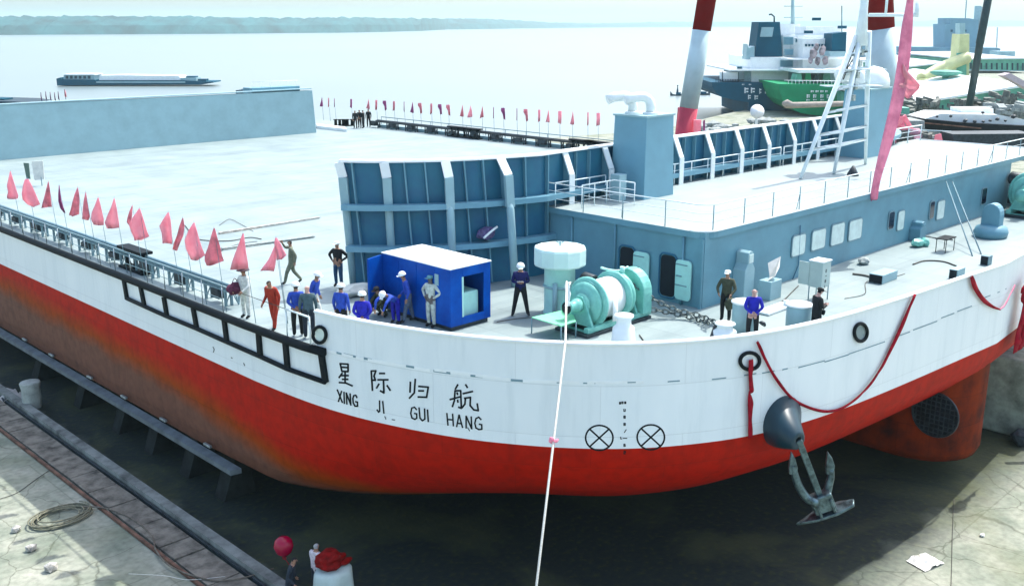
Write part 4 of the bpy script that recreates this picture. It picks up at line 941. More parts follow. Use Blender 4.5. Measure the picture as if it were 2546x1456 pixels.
cable('deck_cable', [(1985,560 + 150),(1960,735),(1940,760),(1990,772)], .02, 'drope', 'black hose crossing the deck in front of the paper covered bench')
for (a, b, wd, lb, mt) in (((552, 621), (781, 590), .22, 'long grey board lying on deck behind the walking man in olive', 'crag'), ((545, 582), (795, 543), .14, 'long thin pale board farther back on the cargo deck', 'stone')):
    A_, B_ = atz(*a), atz(*b); m = MB(); m.beam(A_ + V((0, 0, .07)), B_ + V((0, 0, .07)), wd, .05); m.beam(A_ + V((0,0,.02)), lerp(A_, B_, .4) + V((0,0,.02)), wd * 1.6, .03); tag(m.build('board', M[mt]), lb, 'board')
M['pgreen'] = mat('faded_green_paint', (.10, .16, .13), .7)
p = atz(92, 462); m = MB(); NB = thing('notice_board', 'pale square board with a green edge post standing among the leftmost flags', 'board', p)
a_, b_ = over(p, 78, 402), over(p, 106, 400); c_, d_ = over(p, 110, 446), over(p, 86, 448)
m.prism([d_, c_, b_, a_], (.03, .03, 0)); m.build('board_panel', M['plastic'], NB)
m = MB(); a_, b_ = over(p, 60, 406), over(p, 70, 445); m.prism([over(p, 58, 405), over(p, 71, 406), over(p, 75, 445), over(p, 66, 444)], (.04, .04, 0)); m.build('edge_post', M['pgreen'], NB)
for x_ in (68, 102):
    m = MB(); m.tube([over(p, x_, 440), V((over(p, x_, 440).x, over(p, x_, 440).y, DK))], .03, 6); m.build('leg', M['railg'], NB)

# ------------------------------------------------------------------ anchor in its bolster cone (the cone is welded to the hull)
c0 = hull(1945, 1047, .0); nrm = hull_n(1945, 1047)
tip = aty(1990, 1098, c0.y - 1.15)
m = MB(); axv = (tip - c0)
r0 = .86; u = nrm.cross(UZ).normalized(); base = [c0 - nrm * .25 + u * (r0 * .92 * math.cos(t)) + UZ * (r0 * math.sin(t)) for t in [2 * math.pi * k / 32 for k in range(32)]]
an = axv.normalized(); e1 = an.orthogonal().normalized(); 
def ringat(t, r): 
    a2 = lerp(-nrm, an * -1, 0)
    return [lerp(b, tip + (b - c0).normalized() * r, t) for b in base]
rws = [base, [b + nrm * .30 for b in base], ringat(.55, .40), ringat(.98, .30), ringat(.99, .22), [tip + (b - tip).normalized() * .12 - axv * .05 for b in ringat(1, .2)]]
m.grid(rws, True, closed=True); m.build('anchor_bolster', mat('bolster_paint', (.012, .04, .058), .4, var=.15), HULL)
sh0 = tip - axv * .1; crown = aty(2047, 1254, c0.y - 1.6)
AN = thing('anchor', 'galvanised stockless anchor with two flukes hanging below the dark cone at the bow', 'anchor', crown)
sd = RT; dn = (crown - sh0).normalized(); fwd = sd.cross(dn).normalized()
if fwd.dot(FH) > 0: fwd = -fwd
m = MB(); m.beam(sh0, crown, .20, .16, up=fwd); m.build('shank', M['anchor'], AN, bevel=.03)
m = MB(); m.box((0,0,0),(0,0,0)) if False else None
sv = dn.cross(fwd).normalized()
if sv.dot(RT) < 0: sv = -sv
m = MB(); m.obox(crown - dn * .12, sv * .34, fwd * .2, dn * .3); m.obox(crown + dn*.05 - sv * .2, sv * .05, fwd * .26, dn * .28); m.obox(crown + dn*.05 + sv * .24, sv * .05, fwd * .26, dn * .28); CRW = m.build('crown', M['anchor'], AN, bevel=.04)
m = MB(); hv = sv; m.prism([crown + dn*.26 - sv * 1.0 + fwd * .05, crown + dn*.26 - sv*.3 - fwd * .28, crown + dn*.26 + sv*.5 - fwd * .3, crown + dn * .2 + sv * .95 - fwd*.05, crown + dn*.22 + sv * .85 + fwd*.22, crown + dn*.26 + sv*.3 + fwd * .3, crown + dn*.26 - sv*.4 + fwd * .25], dn * .09); m.build('tripping_palm', M['anchor'], AN, bevel=.02)
D0 = (crown - CAM).dot(FH)
def ap(x, y, k=0): return atd(x, y, D0 + k)
for s, arm, head, kk in ((-1, [(2030, 1250), (2005, 1236), (1985, 1205), (1975, 1175), (1970, 1155)], [(1962, 1180), (1962, 1160), (1968, 1122), (1978, 1140), (1985, 1165), (1978, 1182)], -.25), (1, [(2042, 1243), (2055, 1225), (2062, 1200), (2066, 1185), (2066, 1165)], [(2055, 1180), (2054, 1160), (2058, 1122), (2070, 1138), (2077, 1160), (2072, 1183)], .15)):
    m = MB(); P_ = spline([ap(*q, kk) for q in arm], 5); n_ = len(P_); m.tube(P_, [.15 - .05 * i / n_ for i in range(n_)], 10); ar = m.build('arm', M['anchor'], AN)
    m = MB(); m.prism([ap(*q, kk - .08) for q in head], FH * .14); m.build('fluke', M['anchor'], AN, bevel=.04)

# ------------------------------------------------------------------ ribbons and ropes
def ribbon(name, pts, wds, mt, label, cat='ribbon', nn=None, up=None, parts=None, n=8):
    P = spline(pts, n); m = MB(); rows_ = []; N_ = len(P)
    for i, p in enumerate(P):
        t = i / (N_ - 1); j = t * (len(wds) - 1); k = int(min(j, len(wds) - 1.001)); wd = wds[k] + (wds[k+1] - wds[k]) * (j - k)
        d = P[min(i+1, N_-1)] - P[max(i-1, 0)]
        s = d.cross(nn).normalized() if nn is not None else d.cross(FH).normalized()
        wv = math.sin(i * .45) * .02; fr = (nn if nn is not None else -FH)
        rows_.append([p - s * wd / 2, p - s * wd * .17 + fr * (.05 + wv), p + s * wd * .17 + fr * (.02 - wv), p + s * wd / 2])
    m.grid(rows_, True); return tag(m.build(name, M[mt], solid=.012), label, cat)
NF = -UY
L1 = [hull(*q, .09) for q in [(1877, 846), (1895, 885), (1925, 940), (1965, 988), (2010, 1012), (2055, 1020), (2095, 1008), (2140, 972), (2180, 920), (2212, 860), (2240, 800), (2268, 730)]]
ribbon('red_ribbon', L1, [.08, .11, .10, .09, .09, .09, .1, .09, .13, .24, .28, .12], 'red', 'long thin crimson ribbon looping down from the bow rail past the anchor cone', nn=NF)
L2 = [hull(*q, .1) for q in [(1862, 890), (1861, 930), (1863, 965), (1858, 975), (1861, 1000), (1860, 1040), (1860, 1084)]]
ribbon('red_ribbon', L2, [.22, .2, .22, .1, .3, .2, .22], 'red', 'knotted red sash hanging straight down from the round fairlead ring', nn=NF)
L3 = [hull(*q, .1) for q in [(2408, 685), (2415, 705), (2425, 725), (2440, 745), (2460, 760), (2480, 768)]]
ribbon('red_ribbon', L3, [.2, .3, .22, .2, .12, .05], 'red', 'short wide red ribbon draped from the bow rail near the right edge', nn=NF)
L3 = [hull(*q, .1) for q in [(2478, 768), (2492, 755), (2508, 722), (2516, 708)]]
ribbon('pink_ribbon', L3, [.05, .12, .05, .1], 'banner', 'thin pale pink ribbon end rising to the big red bow at the right edge', nn=NF)
sb = hull(2530, 720, .3); ST = thing('red_silk_bow', 'big red silk flower bow with long tails hung on the stem at the right edge', 'bow', sb)
m = MB()
for k in range(9):
    a = k * 2 * math.pi / 9; m.rock(sb + V((math.cos(a) * .36, -.12 - .05 * (k % 2), math.sin(a) * .32)), .27, k, (1, .7, 1), 2)
m.rock(sb + V((0, -.25, 0)), .25, 20, (1, .8, 1), 2); m.build('silk_knot', M['red'], ST)
for dx, k in ((-.2, 0), (.25, 1)):
    m = MB(); P = [sb + V((dx * .5, -.1, -.1)), sb + V((dx, -.12, -.9)), sb + V((dx * 1.6, -.1, -1.7)), sb + V((dx * 1.2, -.1, -2.5))]; r_ = []
    for i, q in enumerate(spline(P, 6)): w_ = .22 + .018 * i; r_.append([q - UX * w_, q + V((-w_*.3, -.08 * (1 + math.sin(i)), 0)), q + V((w_*.3, .04, 0)), q + UX * w_])
    m.grid(r_, True); m.build('silk_tail', M['red'], ST, solid=.015)
# taut white line from the winch over the bulwark to the ground
ra = over(V((24.1, 22.0, 0)), 1409, 700); rb = hull(1406, 862, .1); rc = atz(1250, 2160, 0)
m = MB(); m.tube([ra, V((rb.x, rb.y, BT + .1)), rc], .034, 8); ROP = m.build('white_line', M['rope']); tag(ROP, 'taut white rope running from the winch over the bulwark down to the ground', 'rope')
m = MB(); rw_ = []
for i in range(7):
    q = ra - V((0, 0, i * .14)); rw_.append([q + RT * (-.02 - .05 * math.sin(i * 1.2)), q + RT * (.05 + .06 * math.sin(i * .7)) - FH * .06, q + RT * (.12 + .03 * math.cos(i * 2))])
m.grid(rw_, True); tag(m.build('white_cloth', M['white'], solid=.01), 'crumpled white cloth strip tied at the winch end of the white rope', 'cloth')
t_ = .5; best = min(((abs((q := lerp(V((rb.x, rb.y, BT + .1)), rc, t / 100)).z * 0 + (lambda z: z)(0)) , t) for t in range(1)), default=None)
def proj(p):
    v = p - CAM; z = v.dot(FW); return CX + FPX * v.dot(RT) / z, CY - FPX * v.dot(UP) / z
rl0 = V((rb.x, rb.y, BT + .1)); kt = min(range(100), key=lambda k: abs(proj(lerp(rl0, rc, k / 100))[1] - 1092)); kp = lerp(rl0, rc, kt / 100)
m = MB(); m.rock(kp + RT * -.06 + V((0, 0, .02)), .09, 2, (1, .7, 1.1), 2); m.rock(kp + RT * .07, .075, 4, (1.3, .6, .8), 2); m.rock(kp - V((0, 0, .12)), .06, 6, (.8, .6, 1.2), 1); tag(m.build('pink_bow', M['banner']), 'small pink rosette tied halfway down the taut white rope', 'bow')

# ------------------------------------------------------------------ flags
ORD = ['first', 'second', 'third', 'fourth', 'fifth', 'sixth', 'seventh', 'eighth', 'ninth', 'tenth', 'eleventh', 'twelfth', 'thirteenth', 'fourteenth', 'fifteenth', 'sixteenth', 'seventeenth', 'eighteenth', 'nineteenth', 'twentieth', 'twenty-first', 'twenty-second', 'twenty-third', 'twenty-fourth', 'twenty-fifth', 'twenty-sixth', 'twenty-seventh', 'twenty-eighth', 'twenty-ninth', 'thirtieth', 'thirty-first']
def flag(tipx, tipy, outline, X, label, mt, group, name='pink_flag', lean=.0, seed=0, pole=.014, basez=DK, thick=.01):
    """outline: (left x, right x) at rows down the cloth; cloth hangs from the pole tip"""
    t = atx(tipx, tipy, X); T = thing(name, label, 'flag', (X, t.y, basez), group=group); d = (t - CAM).dot(FH)
    b_ = V((X + .12, t.y + lean, basez))
    m = MB(); m.tube([b_, lerp(b_, t, .5) + V((0, .02, 0)), t + V((0, 0, .05))], [pole, pole * .8, pole * .5], 6); m.build('pole', M['railg'], T)
    n = len(outline); rws_ = []; K = 7
    for i, (xl, xr, y) in enumerate(outline):
        r = []
        for k in range(K):
            u = k / (K - 1); x = xl + (xr - xl) * u; ph = seed * 1.7 + u * 6.5
            dd = math.sin(ph) * .10 * (i / n) + math.sin(ph * 2.1 + i) * .04 * (i / n)
            yy = y + ((math.sin(u * math.pi + seed) * 1.5) if i == n - 1 else 0)
            r.append(atd(x, yy, d + dd - .03))
        rws_.append(r)
    m = MB(); m.grid(rws_, True); m.build('cloth', M[mt], T, solid=thick)
    return T
GN = 'pink flags along the near deck-edge railing'
near = [
 (26, 425, [(25,27,426),(20,33,447),(17,38,462),(20,43,478),(17,46,487),(18,44,494)], 'flag', 'leftmost near flag, broad and pale with a dark left fold'),
 (66, 445, [(62,71,445),(57,80,462),(54,88,480),(56,95,496),(68,100,508),(82,90,513)], 'flag', 'second near flag from the left, bunched below the green post'),
 (120, 451, [(119.5,121,452),(115,124,470),(110,126,490),(105,128,508),(103,129,516)], 'flagd', 'narrow rose flag just right of the pale notice board'),
 (147, 460, [(146.5,148,461),(145,150,480),(145,153,500),(150,159,518),(160,163,530)], 'flagp', 'very thin plum coloured furled flag, fourth from the left'),
 (193, 465, [(192.5,194,466),(185,197,484),(180,198,502),(176,197,520),(172,197,532),(173,180,537)], 'flagd', 'deep rose flag with a ragged left edge, fifth from the left'),
 (213, 477, [(212.5,214,478),(208,217,500),(206,220,520),(205,224,537),(204,220,546)], 'flagd', 'slim deep rose flag touching the broad flag on its right'),
 (244, 490, [(243,245,491),(236,250,510),(228,254,528),(226,258,545),(233,258,559)], 'flag', 'broad pale flag sixth before the roller fairlead, joined to its left neighbour'),
 (284, 491, [(283,285,493),(276,290,515),(267,293,535),(260,296,553),(266,297,567)], 'flag', 'broad pale flag right of its twin, hanging above the dark roller fairlead'),
 (329, 510, [(328,330,511),(322,329,525),(317,328,540),(315,326,552),(320,326,558)], 'flagd', 'small dark red flag half behind the biggest pale flag'),
 (347, 517, [(346,348,518),(333,354,536),(320,360,556),(326,366,576),(332,371,588),(335,350,598)], 'flag', 'biggest pale pink flag left of the gap in the row'),
 (418, 526, [(417,420,528),(405,424,546),(396,426,562),(402,427,580),(404,428,597),(404,428,606)], 'flag', 'flag with a bulging left side, next after the gap in the row'),
 (454, 541, [(453,456,542),(446,459,562),(440,456,585),(433,448,603),(429,440,622)], 'flagd', 'dark rose flag hanging in front of the widest pink flag'),
 (482, 552, [(481,484,553),(468,490,574),(459,496,596),(462,503,618),(470,510,634),(475,492,646)], 'flag', 'wide pale flag immediately right of the dark rose one'),
 (532, 566, [(531,534,567),(524,540,590),(517,548,615),(509,552,635),(509,557,648),(514,530,659)], 'flagd', 'two-tone flag, deep rose above and pale below'),
 (604, 579, [(603,606,580),(595,609,602),(585,612,628),(577,616,650),(572,618,669)], 'flag', 'tall smooth triangular pink flag above the man in white'),
 (686, 590, [(684,689,591),(682,698,606),(684,706,622),(686,712,634),(688,700,646)], 'flag', 'upper lobe flag whose cloth blows towards the olive man'),
 (685, 606, [(684,688,608),(677,688,625),(668,686,645),(655,684,662),(647,681,674)], 'flag', 'last near flag on the right, its cloth pointing down to the left')]
for k, (tx, ty, ol, mt, lb) in enumerate(near):
    flag(tx, ty, ol, 17.62 if k < 15 else 18.4, lb + ', near railing', mt, GN, seed=k, lean=-.25)
GF = 'small flags along the far deck edge'
far_ = [158,208,250,372,497,555,618,683,757,817,875,955,1020,1080,1180,1240,1325,1408,1480,1578,1645,1740,1805,1890,1983,2095,2170]
fshape = [0,1,3,2,0,2,4,2,3,0,4,2,4,4,0,5,0,3,4,3,4,2,0,6,0,1,6]
for k, (zx, sh) in enumerate(zip(far_, fshape)):
    x = 745.9 + zx * .3418; y = 243 + (k / 26) ** 1.1 * 38; h_ = 21 + k * .42; wd = {0: 5, 1: 2.6, 2: 4.5, 3: 1.2, 4: 5, 5: 7, 6: 7}[sh] * (1 + .01 * k)
    if sh in (0, 5): ol = [(x, x + 1, y), (x - wd * .3, x + wd * .4, y + h_ * .4), (x - wd * .8, x + wd * .6, y + h_ * .8), (x - wd, x + wd * .6, y + h_)]
    elif sh == 4: ol = [(x - wd, x + wd * .5, y), (x - wd * 1.1, x + wd * .6, y + h_ * .25), (x - wd * .3, x + wd * .7, y + h_ * .55), (x, x + wd * .8, y + h_)]
    else: ol = [(x - wd * .5, x + wd * .5, y), (x - wd * .5, x + wd * .5, y + h_ * .5), (x - wd * .6, x + wd * .4, y + h_)]
    mt = 'flagp' if sh in (3,) else ('flag' if k > 20 or sh == 5 else 'flagd' if k % 3 else 'flagp')
    adj = {0: 'drooping triangular', 1: 'narrow', 2: 'folded', 3: 'tightly furled dark', 4: 'flag blown out to the left,', 5: 'widest leaning', 6: 'squarish pale'}[sh]
    flag(x, y, ol, 64.45, f'{adj} small flag, {ORD[k]} from the left on the far edge', mt, GF, seed=k * 1.3, pole=.02, thick=.02)
for k, (x, y) in enumerate(((101, 230), (113, 228), (124, 229), (135, 230), (144, 228), (160, 222))):
    p = atd(x, y + 22, 148); T = thing('distant_flag', f'thin distant flag, {ORD[k]} from the left above the pale blue aft wall', 'flag', p, group='thin flags above the aft wall')
    m = MB(); m.tube([atd(x + 4, y + 26, 148), atd(x, y, 148)], .04, 5); m.build('pole', M['fardark'], T)
    m = MB(); wv = 2 if k < 5 else 4; m.grid([[atd(x, y, 148), atd(x + 1, y, 148.1)], [atd(x, y + 9, 148), atd(x + wv, y + 9, 148.2)], [atd(x + 1, y + 19, 148), atd(x + wv + 2, y + 20, 148.2)]], True); m.build('cloth', M['flagp' if k < 5 else 'flagd'], T, solid=.03)

# long pink banner on a raking pole at the deckhouse roof, with a lobe blowing out to the right
bb = aty(2172, 498, HY0 - .25); BN = thing('long_banner', 'very long pink silk banner slanting down over the deckhouse roof edge', 'banner', bb)
d0 = (bb - CAM).dot(FH)
m = MB(); rws_ = []
for (xl, xr, y, dd) in ((2262,2276,-60,1.6),(2254,2270,10,1.4),(2246,2266,60,1.2),(2240,2262,110,1.0),(2234,2256,170,.8),(2222,2246,240,.6),(2206,2228,310,.4),(2192,2210,370,.3),(2178,2194,430,.1),(2166,2184,470,0),(2161,2184,499,0)):
    xl -= 5 if 40 < y < 450 else 0; xr += 5 if 40 < y < 400 else 0
    rws_.append([atd(xl, y, d0 + dd), atd(xl + (xr - xl) * .35, y, d0 + dd - .12), atd(xl + (xr - xl) * .7, y, d0 + dd + .05), atd(xr, y, d0 + dd - .03)])
m.grid(rws_, True); m.build('cloth', M['banner'], BN, solid=.015, subs=1)
m = MB(); rws_ = []
for (xl, xr, y) in ((2244,2248,160),(2242,2258,178),(2240,2274,196),(2236,2288,212),(2238,2284,222),(2246,2270,236),(2254,2262,245)):
    rws_.append([atd(xl + (xr - xl) * u, y, d0 + .7 + .12 * math.sin(u * 5 + y)) for u in (0, .25, .5, .75, 1)])
m.grid(rws_, True); m.build('banner_lobe', M['flagd2'] if 'flagd2' in M else M['flag'], BN, solid=.015)
m = MB(); m.tube([atd(2270, -80, d0 + 1.7), atd(2228, 210, d0 + .8), atd(2166, 500, d0 + .05)], .03, 8); m.build('pole', M['flagp'], BN)

# ------------------------------------------------------------------ people
skin_d = pmat('skin_tan', (.36, .20, .13), .6); skin_l = pmat('skin_fair', (.52, .31, .26), .6); hair_b = pmat('hair_black', (.012, .012, .014)); hair_g = pmat('hair_grey', (.35, .36, .36))
shoe = pmat('shoe_black', (.012, .014, .016)); eye_m = pmat('eye_dark', (.01, .01, .01), .3)
CL = {k: pmat('cloth_' + k, c) for k, c in dict(olive=(.15,.17,.12), black=(.008,.011,.013), jeans=(.02,.07,.14), cream=(.62,.66,.62), red=(.36,.03,.015), blue=(.02,.07,.42), navy=(.008,.012,.09), slate=(.06,.11,.13), grey=(.10,.14,.2), royal=(.012,.015,.36), camo=(.05,.06,.035), maroon=(.10,.02,.05), pale=(.52,.58,.52), ivory=(.66,.6,.64), darkgrey=(.02,.03,.045)).items()}
helm = mat('helmet_white', (.82, .86, .84), .3, var=.04)
def base_pose():
    return dict(pel=(0,0,.93), sp=(0,0,1.12), ch=(0,0,1.31), nb=(0,0,1.46), nk=(0,.015,1.52), hd=(0,.025,1.63), cr=(0,.02,1.70),
        sl=(-.19,0,1.41), el=(-.25,-.02,1.13), wl=(-.25,.06,.90), sr=(.19,0,1.41), er=(.25,-.02,1.13), wr=(.25,.06,.90),
        hl=(-.1,0,.88), kl=(-.12,.02,.48), al=(-.12,-.01,.09), tl=(-.13,.15,.04), hr=(.1,0,.88), kr=(.12,.02,.48), ar=(.12,-.01,.09), tr=(.13,.15,.04))
def P_(**kw): d = base_pose(); d.update(kw); return d
def tilt(d, ang, keys=('sp','ch','nb','nk','hd','cr','sl','el','wl','sr','er','wr'), piv='pel', ax='X'):
    c = V(d[piv]); r = Matrix.Rotation(-R(ang), 3, ax)
    for k in keys: d[k] = tuple(r @ (V(d[k]) - c) + c)
    return d
def lower(d, dz):
    for k in d:
        if k[0] not in 'kat' or k in (): d[k] = (d[k][0], d[k][1], d[k][2] - dz)
    return d
POSE = dict(
    stand=P_(), hips=P_(el=(-.42,-.05,1.2), wl=(-.2,.08,1.02), er=(.42,-.05,1.2), wr=(.2,.08,1.02)),
    hold=P_(el=(-.25,.02,1.14), wl=(-.08,.27,1.17), er=(.25,.02,1.14), wr=(.08,.27,1.17), kl=(-.17,.02,.48), al=(-.24,0,.09), tl=(-.28,.15,.04), kr=(.17,.02,.48), ar=(.24,0,.09), tr=(.28,.15,.04), hd=(0,.06,1.62), cr=(0,.07,1.70)),
    back=P_(wl=(-.06,-.14,.98), el=(-.27,-.1,1.15), wr=(.06,-.14,.98), er=(.27,-.1,1.15)),
    walk=P_(kl=(-.1,.2,.5), al=(-.1,.30,.09), tl=(-.1,.45,.05), kr=(.1,-.05,.5), ar=(.1,-.34,.14), tr=(.1,-.22,.05), el=(-.25,-.16,1.15), wl=(-.25,-.12,.92), er=(.22,.2,1.4), wr=(.12,.3,1.6)),
    carry=P_(el=(-.3,.1,1.14), wl=(-.22,.3,1.0), er=(.3,.1,1.14), wr=(.2,.3,1.0)),
)
sq = P_(pel=(0,0,.38), sp=(0,.08,.54), ch=(0,.17,.70), nb=(0,.24,.83), nk=(0,.27,.88), hd=(0,.32,.97), cr=(0,.33,1.04), sl=(-.19,.2,.78), sr=(.19,.2,.78), el=(-.24,.36,.58), wl=(-.16,.56,.42), er=(.24,.36,.58), wr=(.16,.56,.42),
    hl=(-.1,0,.34), kl=(-.2,.34,.5), al=(-.16,.05,.09), tl=(-.18,.2,.04), hr=(.1,0,.34), kr=(.2,.34,.5), ar=(.16,.05,.09), tr=(.18,.2,.04))
POSE['squat'] = sq
bn = tilt(P_(), 62); bn.update(er=(.24,.75,1.0), wr=(.2,.85,.72), el=(-.24,.75,1.0), wl=(-.18,.85,.72)); bn = lower(bn, .05); POSE['bend'] = bn
ln = tilt(P_(wr=(.27,.22,.95), wl=(-.27,.12,.9), kl=(-.12,.14,.48), al=(-.12,.2,.09), tl=(-.12,.36,.04), kr=(.12,-.06,.49), ar=(.12,-.16,.10), tr=(.12,-.02,.04)), 14); POSE['lean'] = ln
EDG = [('pel','sp'),('sp','ch'),('ch','nb'),('nb','nk'),('nk','hd'),('hd','cr'),('ch','sl'),('sl','el'),('el','wl'),('ch','sr'),('sr','er'),('er','wr'),('pel','hl'),('hl','kl'),('kl','al'),('al','tl'),('pel','hr'),('hr','kr'),('kr','ar'),('ar','tr')]
RAD = dict(pel=(.15,.12), sp=(.145,.11), ch=(.17,.12), nb=(.085,.075), nk=(.058,.058), hd=(.083,.098), cr=(.062,.075), sl=(.078,.075), el=(.06,.06), wl=(.038,.034), hl=(.115,.11), kl=(.08,.08), al=(.062,.062), tl=(.042,.035))
def person(px, py, pose, ang, top, bot, label, hat=None, skin=skin_d, hair=hair_b, scale=1.07, pos=None, sh=shoe, fat=1.12, z=DK, roll=0, vest=None):
    p = atz(px, py, z) if pos is None else V(pos)
    d = POSE[pose]; T = thing('person', label, 'person', p, R(ang - 90))
    T.scale = (scale,) * 3
    names = list(d); vs = [V(d[k]) for k in names]; idx = {k: i for i, k in enumerate(names)}; rad = []
    for k in names:
        r = RAD.get(k) or RAD.get(k[0] + 'l'); f_ = fat if k in ('pel', 'sp', 'ch') else 1; rad.append((r[0] * f_, r[1] * f_))
    ed = [(idx[a], idx[b]) for a, b in EDG]; kind = []
    for a, b in EDG:
        kind.append('leg' if b[0] in 'ka' and b != 'ch' else 'foot' if b[0] == 't' else 'arm' if b[0] in 'e' else 'fore' if b[0] == 'w' else 'head' if b in ('hd', 'cr', 'nk') else 'leg' if b[0] == 'h' and b != 'hd' else 'torso')
    for s in 'lr':                                  # hands: palm, four fingers, thumb
        w_ = vs[idx['w' + s]]; dr = (w_ - vs[idx['e' + s]]).normalized(); sd_ = V((1, 0, 0)) if abs(dr.x) < .8 else V((0, 1, 0)); lat = (sd_ - dr * sd_.dot(dr)).normalized(); lat = dr.cross(lat).normalized(); pn = dr.cross(lat)
        pi_ = len(vs); vs.append(w_ + dr * .055); rad.append((.036, .02)); ed.append((idx['w' + s], pi_)); kind.append('hand')
        for j in range(4):
            o1 = len(vs); L_ = (.075, .09, .085, .065)[j]
            b0 = w_ + dr * .085 + lat * (j - 1.5) * .021; cu = pn * (.012 + .008 * (j % 2))
            for q_, r_ in ((b0, .011), (b0 + dr * L_ * .5 + cu * .6, .0095), (b0 + dr * L_ * .9 + cu * 2.2, .008)):
                vs.append(q_); rad.append((r_, r_)); ed.append((len(vs) - 2 if q_ is not b0 else pi_, len(vs) - 1)); kind.append('hand')
        b0 = w_ + dr * .03 + lat * -.035; vs += [b0 + dr * .02 - lat * .008, b0 + dr * .055 - lat * .022 + pn * .012]; rad += [(.012, .012), (.0095, .0095)]; n_ = len(vs)
        ed += [(pi_, n_ - 2), (n_ - 2, n_ - 1)]; kind += ['hand', 'hand']
    me = bpy.data.meshes.new('tmp'); me.from_pydata([tuple(v) for v in vs], ed, []); o = bpy.data.objects.new('tmp', me); COL.objects.link(o)
    o.modifiers.new('s', 'SKIN')
    for i, sv_ in enumerate(me.skin_vertices[0].data): sv_.radius = rad[i]; sv_.use_root = (i == 0)
    s2 = o.modifiers.new('u', 'SUBSURF'); s2.levels = s2.render_levels = 1
    dg = bpy.context.evaluated_depsgraph_get(); m2 = bpy.data.meshes.new_from_object(o.evaluated_get(dg)); bpy.data.objects.remove(o); m2.name = 'person_body'
    segs = [(vs[a], vs[b], k) for (a, b), k in zip(ed, kind)]
    ms = [top, bot, skin, sh, hair, eye_m]
    for q in ms: m2.materials.append(q)
    hd, cr_ = V(d['hd']), V(d['cr']); hax = (cr_ - V(d['nk'])).normalized(); hf = V((0, 1, 0)); hf = (hf - hax * hf.dot(hax)).normalized() if pose != 'bend' else (V((0, .5, -1)) - hax * V((0, .5, -1)).dot(hax)).normalized()
    wz = V(d['pel'])
    for f in m2.polygons:
        f.use_smooth = True; c = f.center; bk, bd = None, 9
        for a, b, k in segs:
            t = max(0, min(1, (c - a).dot(b - a) / (b - a).length_squared)); dd = (c - a - (b - a) * t).length
            if dd < bd: bd, bk = dd, k
        mi = {'torso': 0, 'arm': 0, 'fore': 0, 'hand': 2, 'leg': 1, 'foot': 3, 'head': 2}[bk]
        if bk == 'fore' and pose in ('hold2',): mi = 2
        if bk == 'torso' and c.z < wz.z + .02 and pose != 'bend': mi = 1
        if bk == 'head' and ((c - hd).dot(hax) > .02 or (c - hd).dot(hf) < -.03) and (c - hd).dot(hax) > -.06: mi = 4
        f.material_index = mi
    bm = bmesh.new(); bm.from_mesh(m2)
    sdv = hax.cross(hf)
    def blob(c, r, mi, sc=(1,1,1)):
        n0 = len(bm.verts); bmesh.ops.create_icosphere(bm, subdivisions=1, radius=r); bm.verts.ensure_lookup_table()
        for v in bm.verts[n0:]: v.co = V((v.co.x * sc[0], v.co.y * sc[1], v.co.z * sc[2])) + c; 
        for v in bm.verts[n0:]:
            for f in v.link_faces: f.material_index = mi; f.smooth = True
    blob(hd + hf * .094 - hax * .012, .016, 2, (1, 1.2, 1.3)); blob(hd + hf * .085 - hax * .052, .016, 2 if False else 5, (1.5, .5, .35))
    for s in (-1, 1): blob(hd + hf * .086 + sdv * .032 * s + hax * .012, .0095, 5); blob(hd + sdv * .083 * s, .022, 2, (.4, .9, 1.3))
    bm.to_mesh(m2); bm.free()
    B = bpy.data.objects.new('body', m2); COL.objects.link(B); B.parent = T; WL[B.name_full] = p
    hp = hd + hax * .035
    if hat == 'helmet':
        m = MB(); m.lathe([(.135, -.012), (.138, 0), (.128, .045), (.105, .085), (.06, .115), (0, .124)], hp, hax, 20); m.obox(hp + hf * .14, sdv * .07, hf * .045, hax * .007); m.build('helmet', helm, T, local=True)
    elif hat in ('cap', 'blackcap', 'bluecap'):
        m = MB(); m.lathe([(.108, -.01), (.11, .03), (.09, .075), (0, .09)], hp, hax, 16); m.obox(hp + hf * .13 + hax * .01, sdv * .07, hf * .06, hax * .006); m.build('cap', {'cap': helm, 'blackcap': CL['black'], 'bluecap': pmat('cap_teal', (.12, .3, .34))}[hat], T, local=True)
    elif hat == 'straw':
        m = MB(); m.lathe([(.22, -.01), (.2, .01), (.11, .015), (.1, .09), (0, .1)], hp, hax, 18); m.build('sun_hat', pmat('hat_dark_plum', (.05, .02, .03)), T, local=True)
    return T
person(728, 706, 'walk', 150, CL['olive'], CL['olive'], 'person in olive work clothes walking, behind the last near flag', None)
person(843, 712, 'hips', 200, CL['black'], CL['jeans'], 'person in black top and dark jeans, hands on hips beside the grey bulkhead', 'cap')
pw = person(614, 790, 'carry', 190, CL['cream'], CL['cream'], 'person in loose cream clothes and dark hat carrying a plum bag at the near railing', 'straw', scale=1.08, fat=1.45)
person(685, 818, 'lean', 200, CL['red'], CL['red'], 'person in a rusty red coverall leaning beside the gangway rope', None)
person(742, 835, 'back', 60, CL['blue'], CL['black'], 'person in blue jacket and white helmet, leftmost of the group at the railing end', 'helmet')
person(770, 840, 'stand', 60, CL['slate'], CL['darkgrey'], 'person with bare pinkish head and slate jacket behind the bulwark end', None, skin=skin_l, hair=skin_l)
person(782, 800, 'lean', 300, CL['blue'], CL['cream'], 'person in blue jacket, pale trousers and white helmet, farthest of the railing group', 'helmet')
person(852, 838, 'stand', 30, CL['blue'], CL['black'], 'person in blue jacket seen from the side, big white helmet, left of the stooping workers', 'helmet', fat=1.12)
person(905, 862, 'back', 45, CL['royal'], CL['royal'], 'person in dark blue overalls seen from behind in a white helmet at the bulwark', 'helmet', fat=1.3)
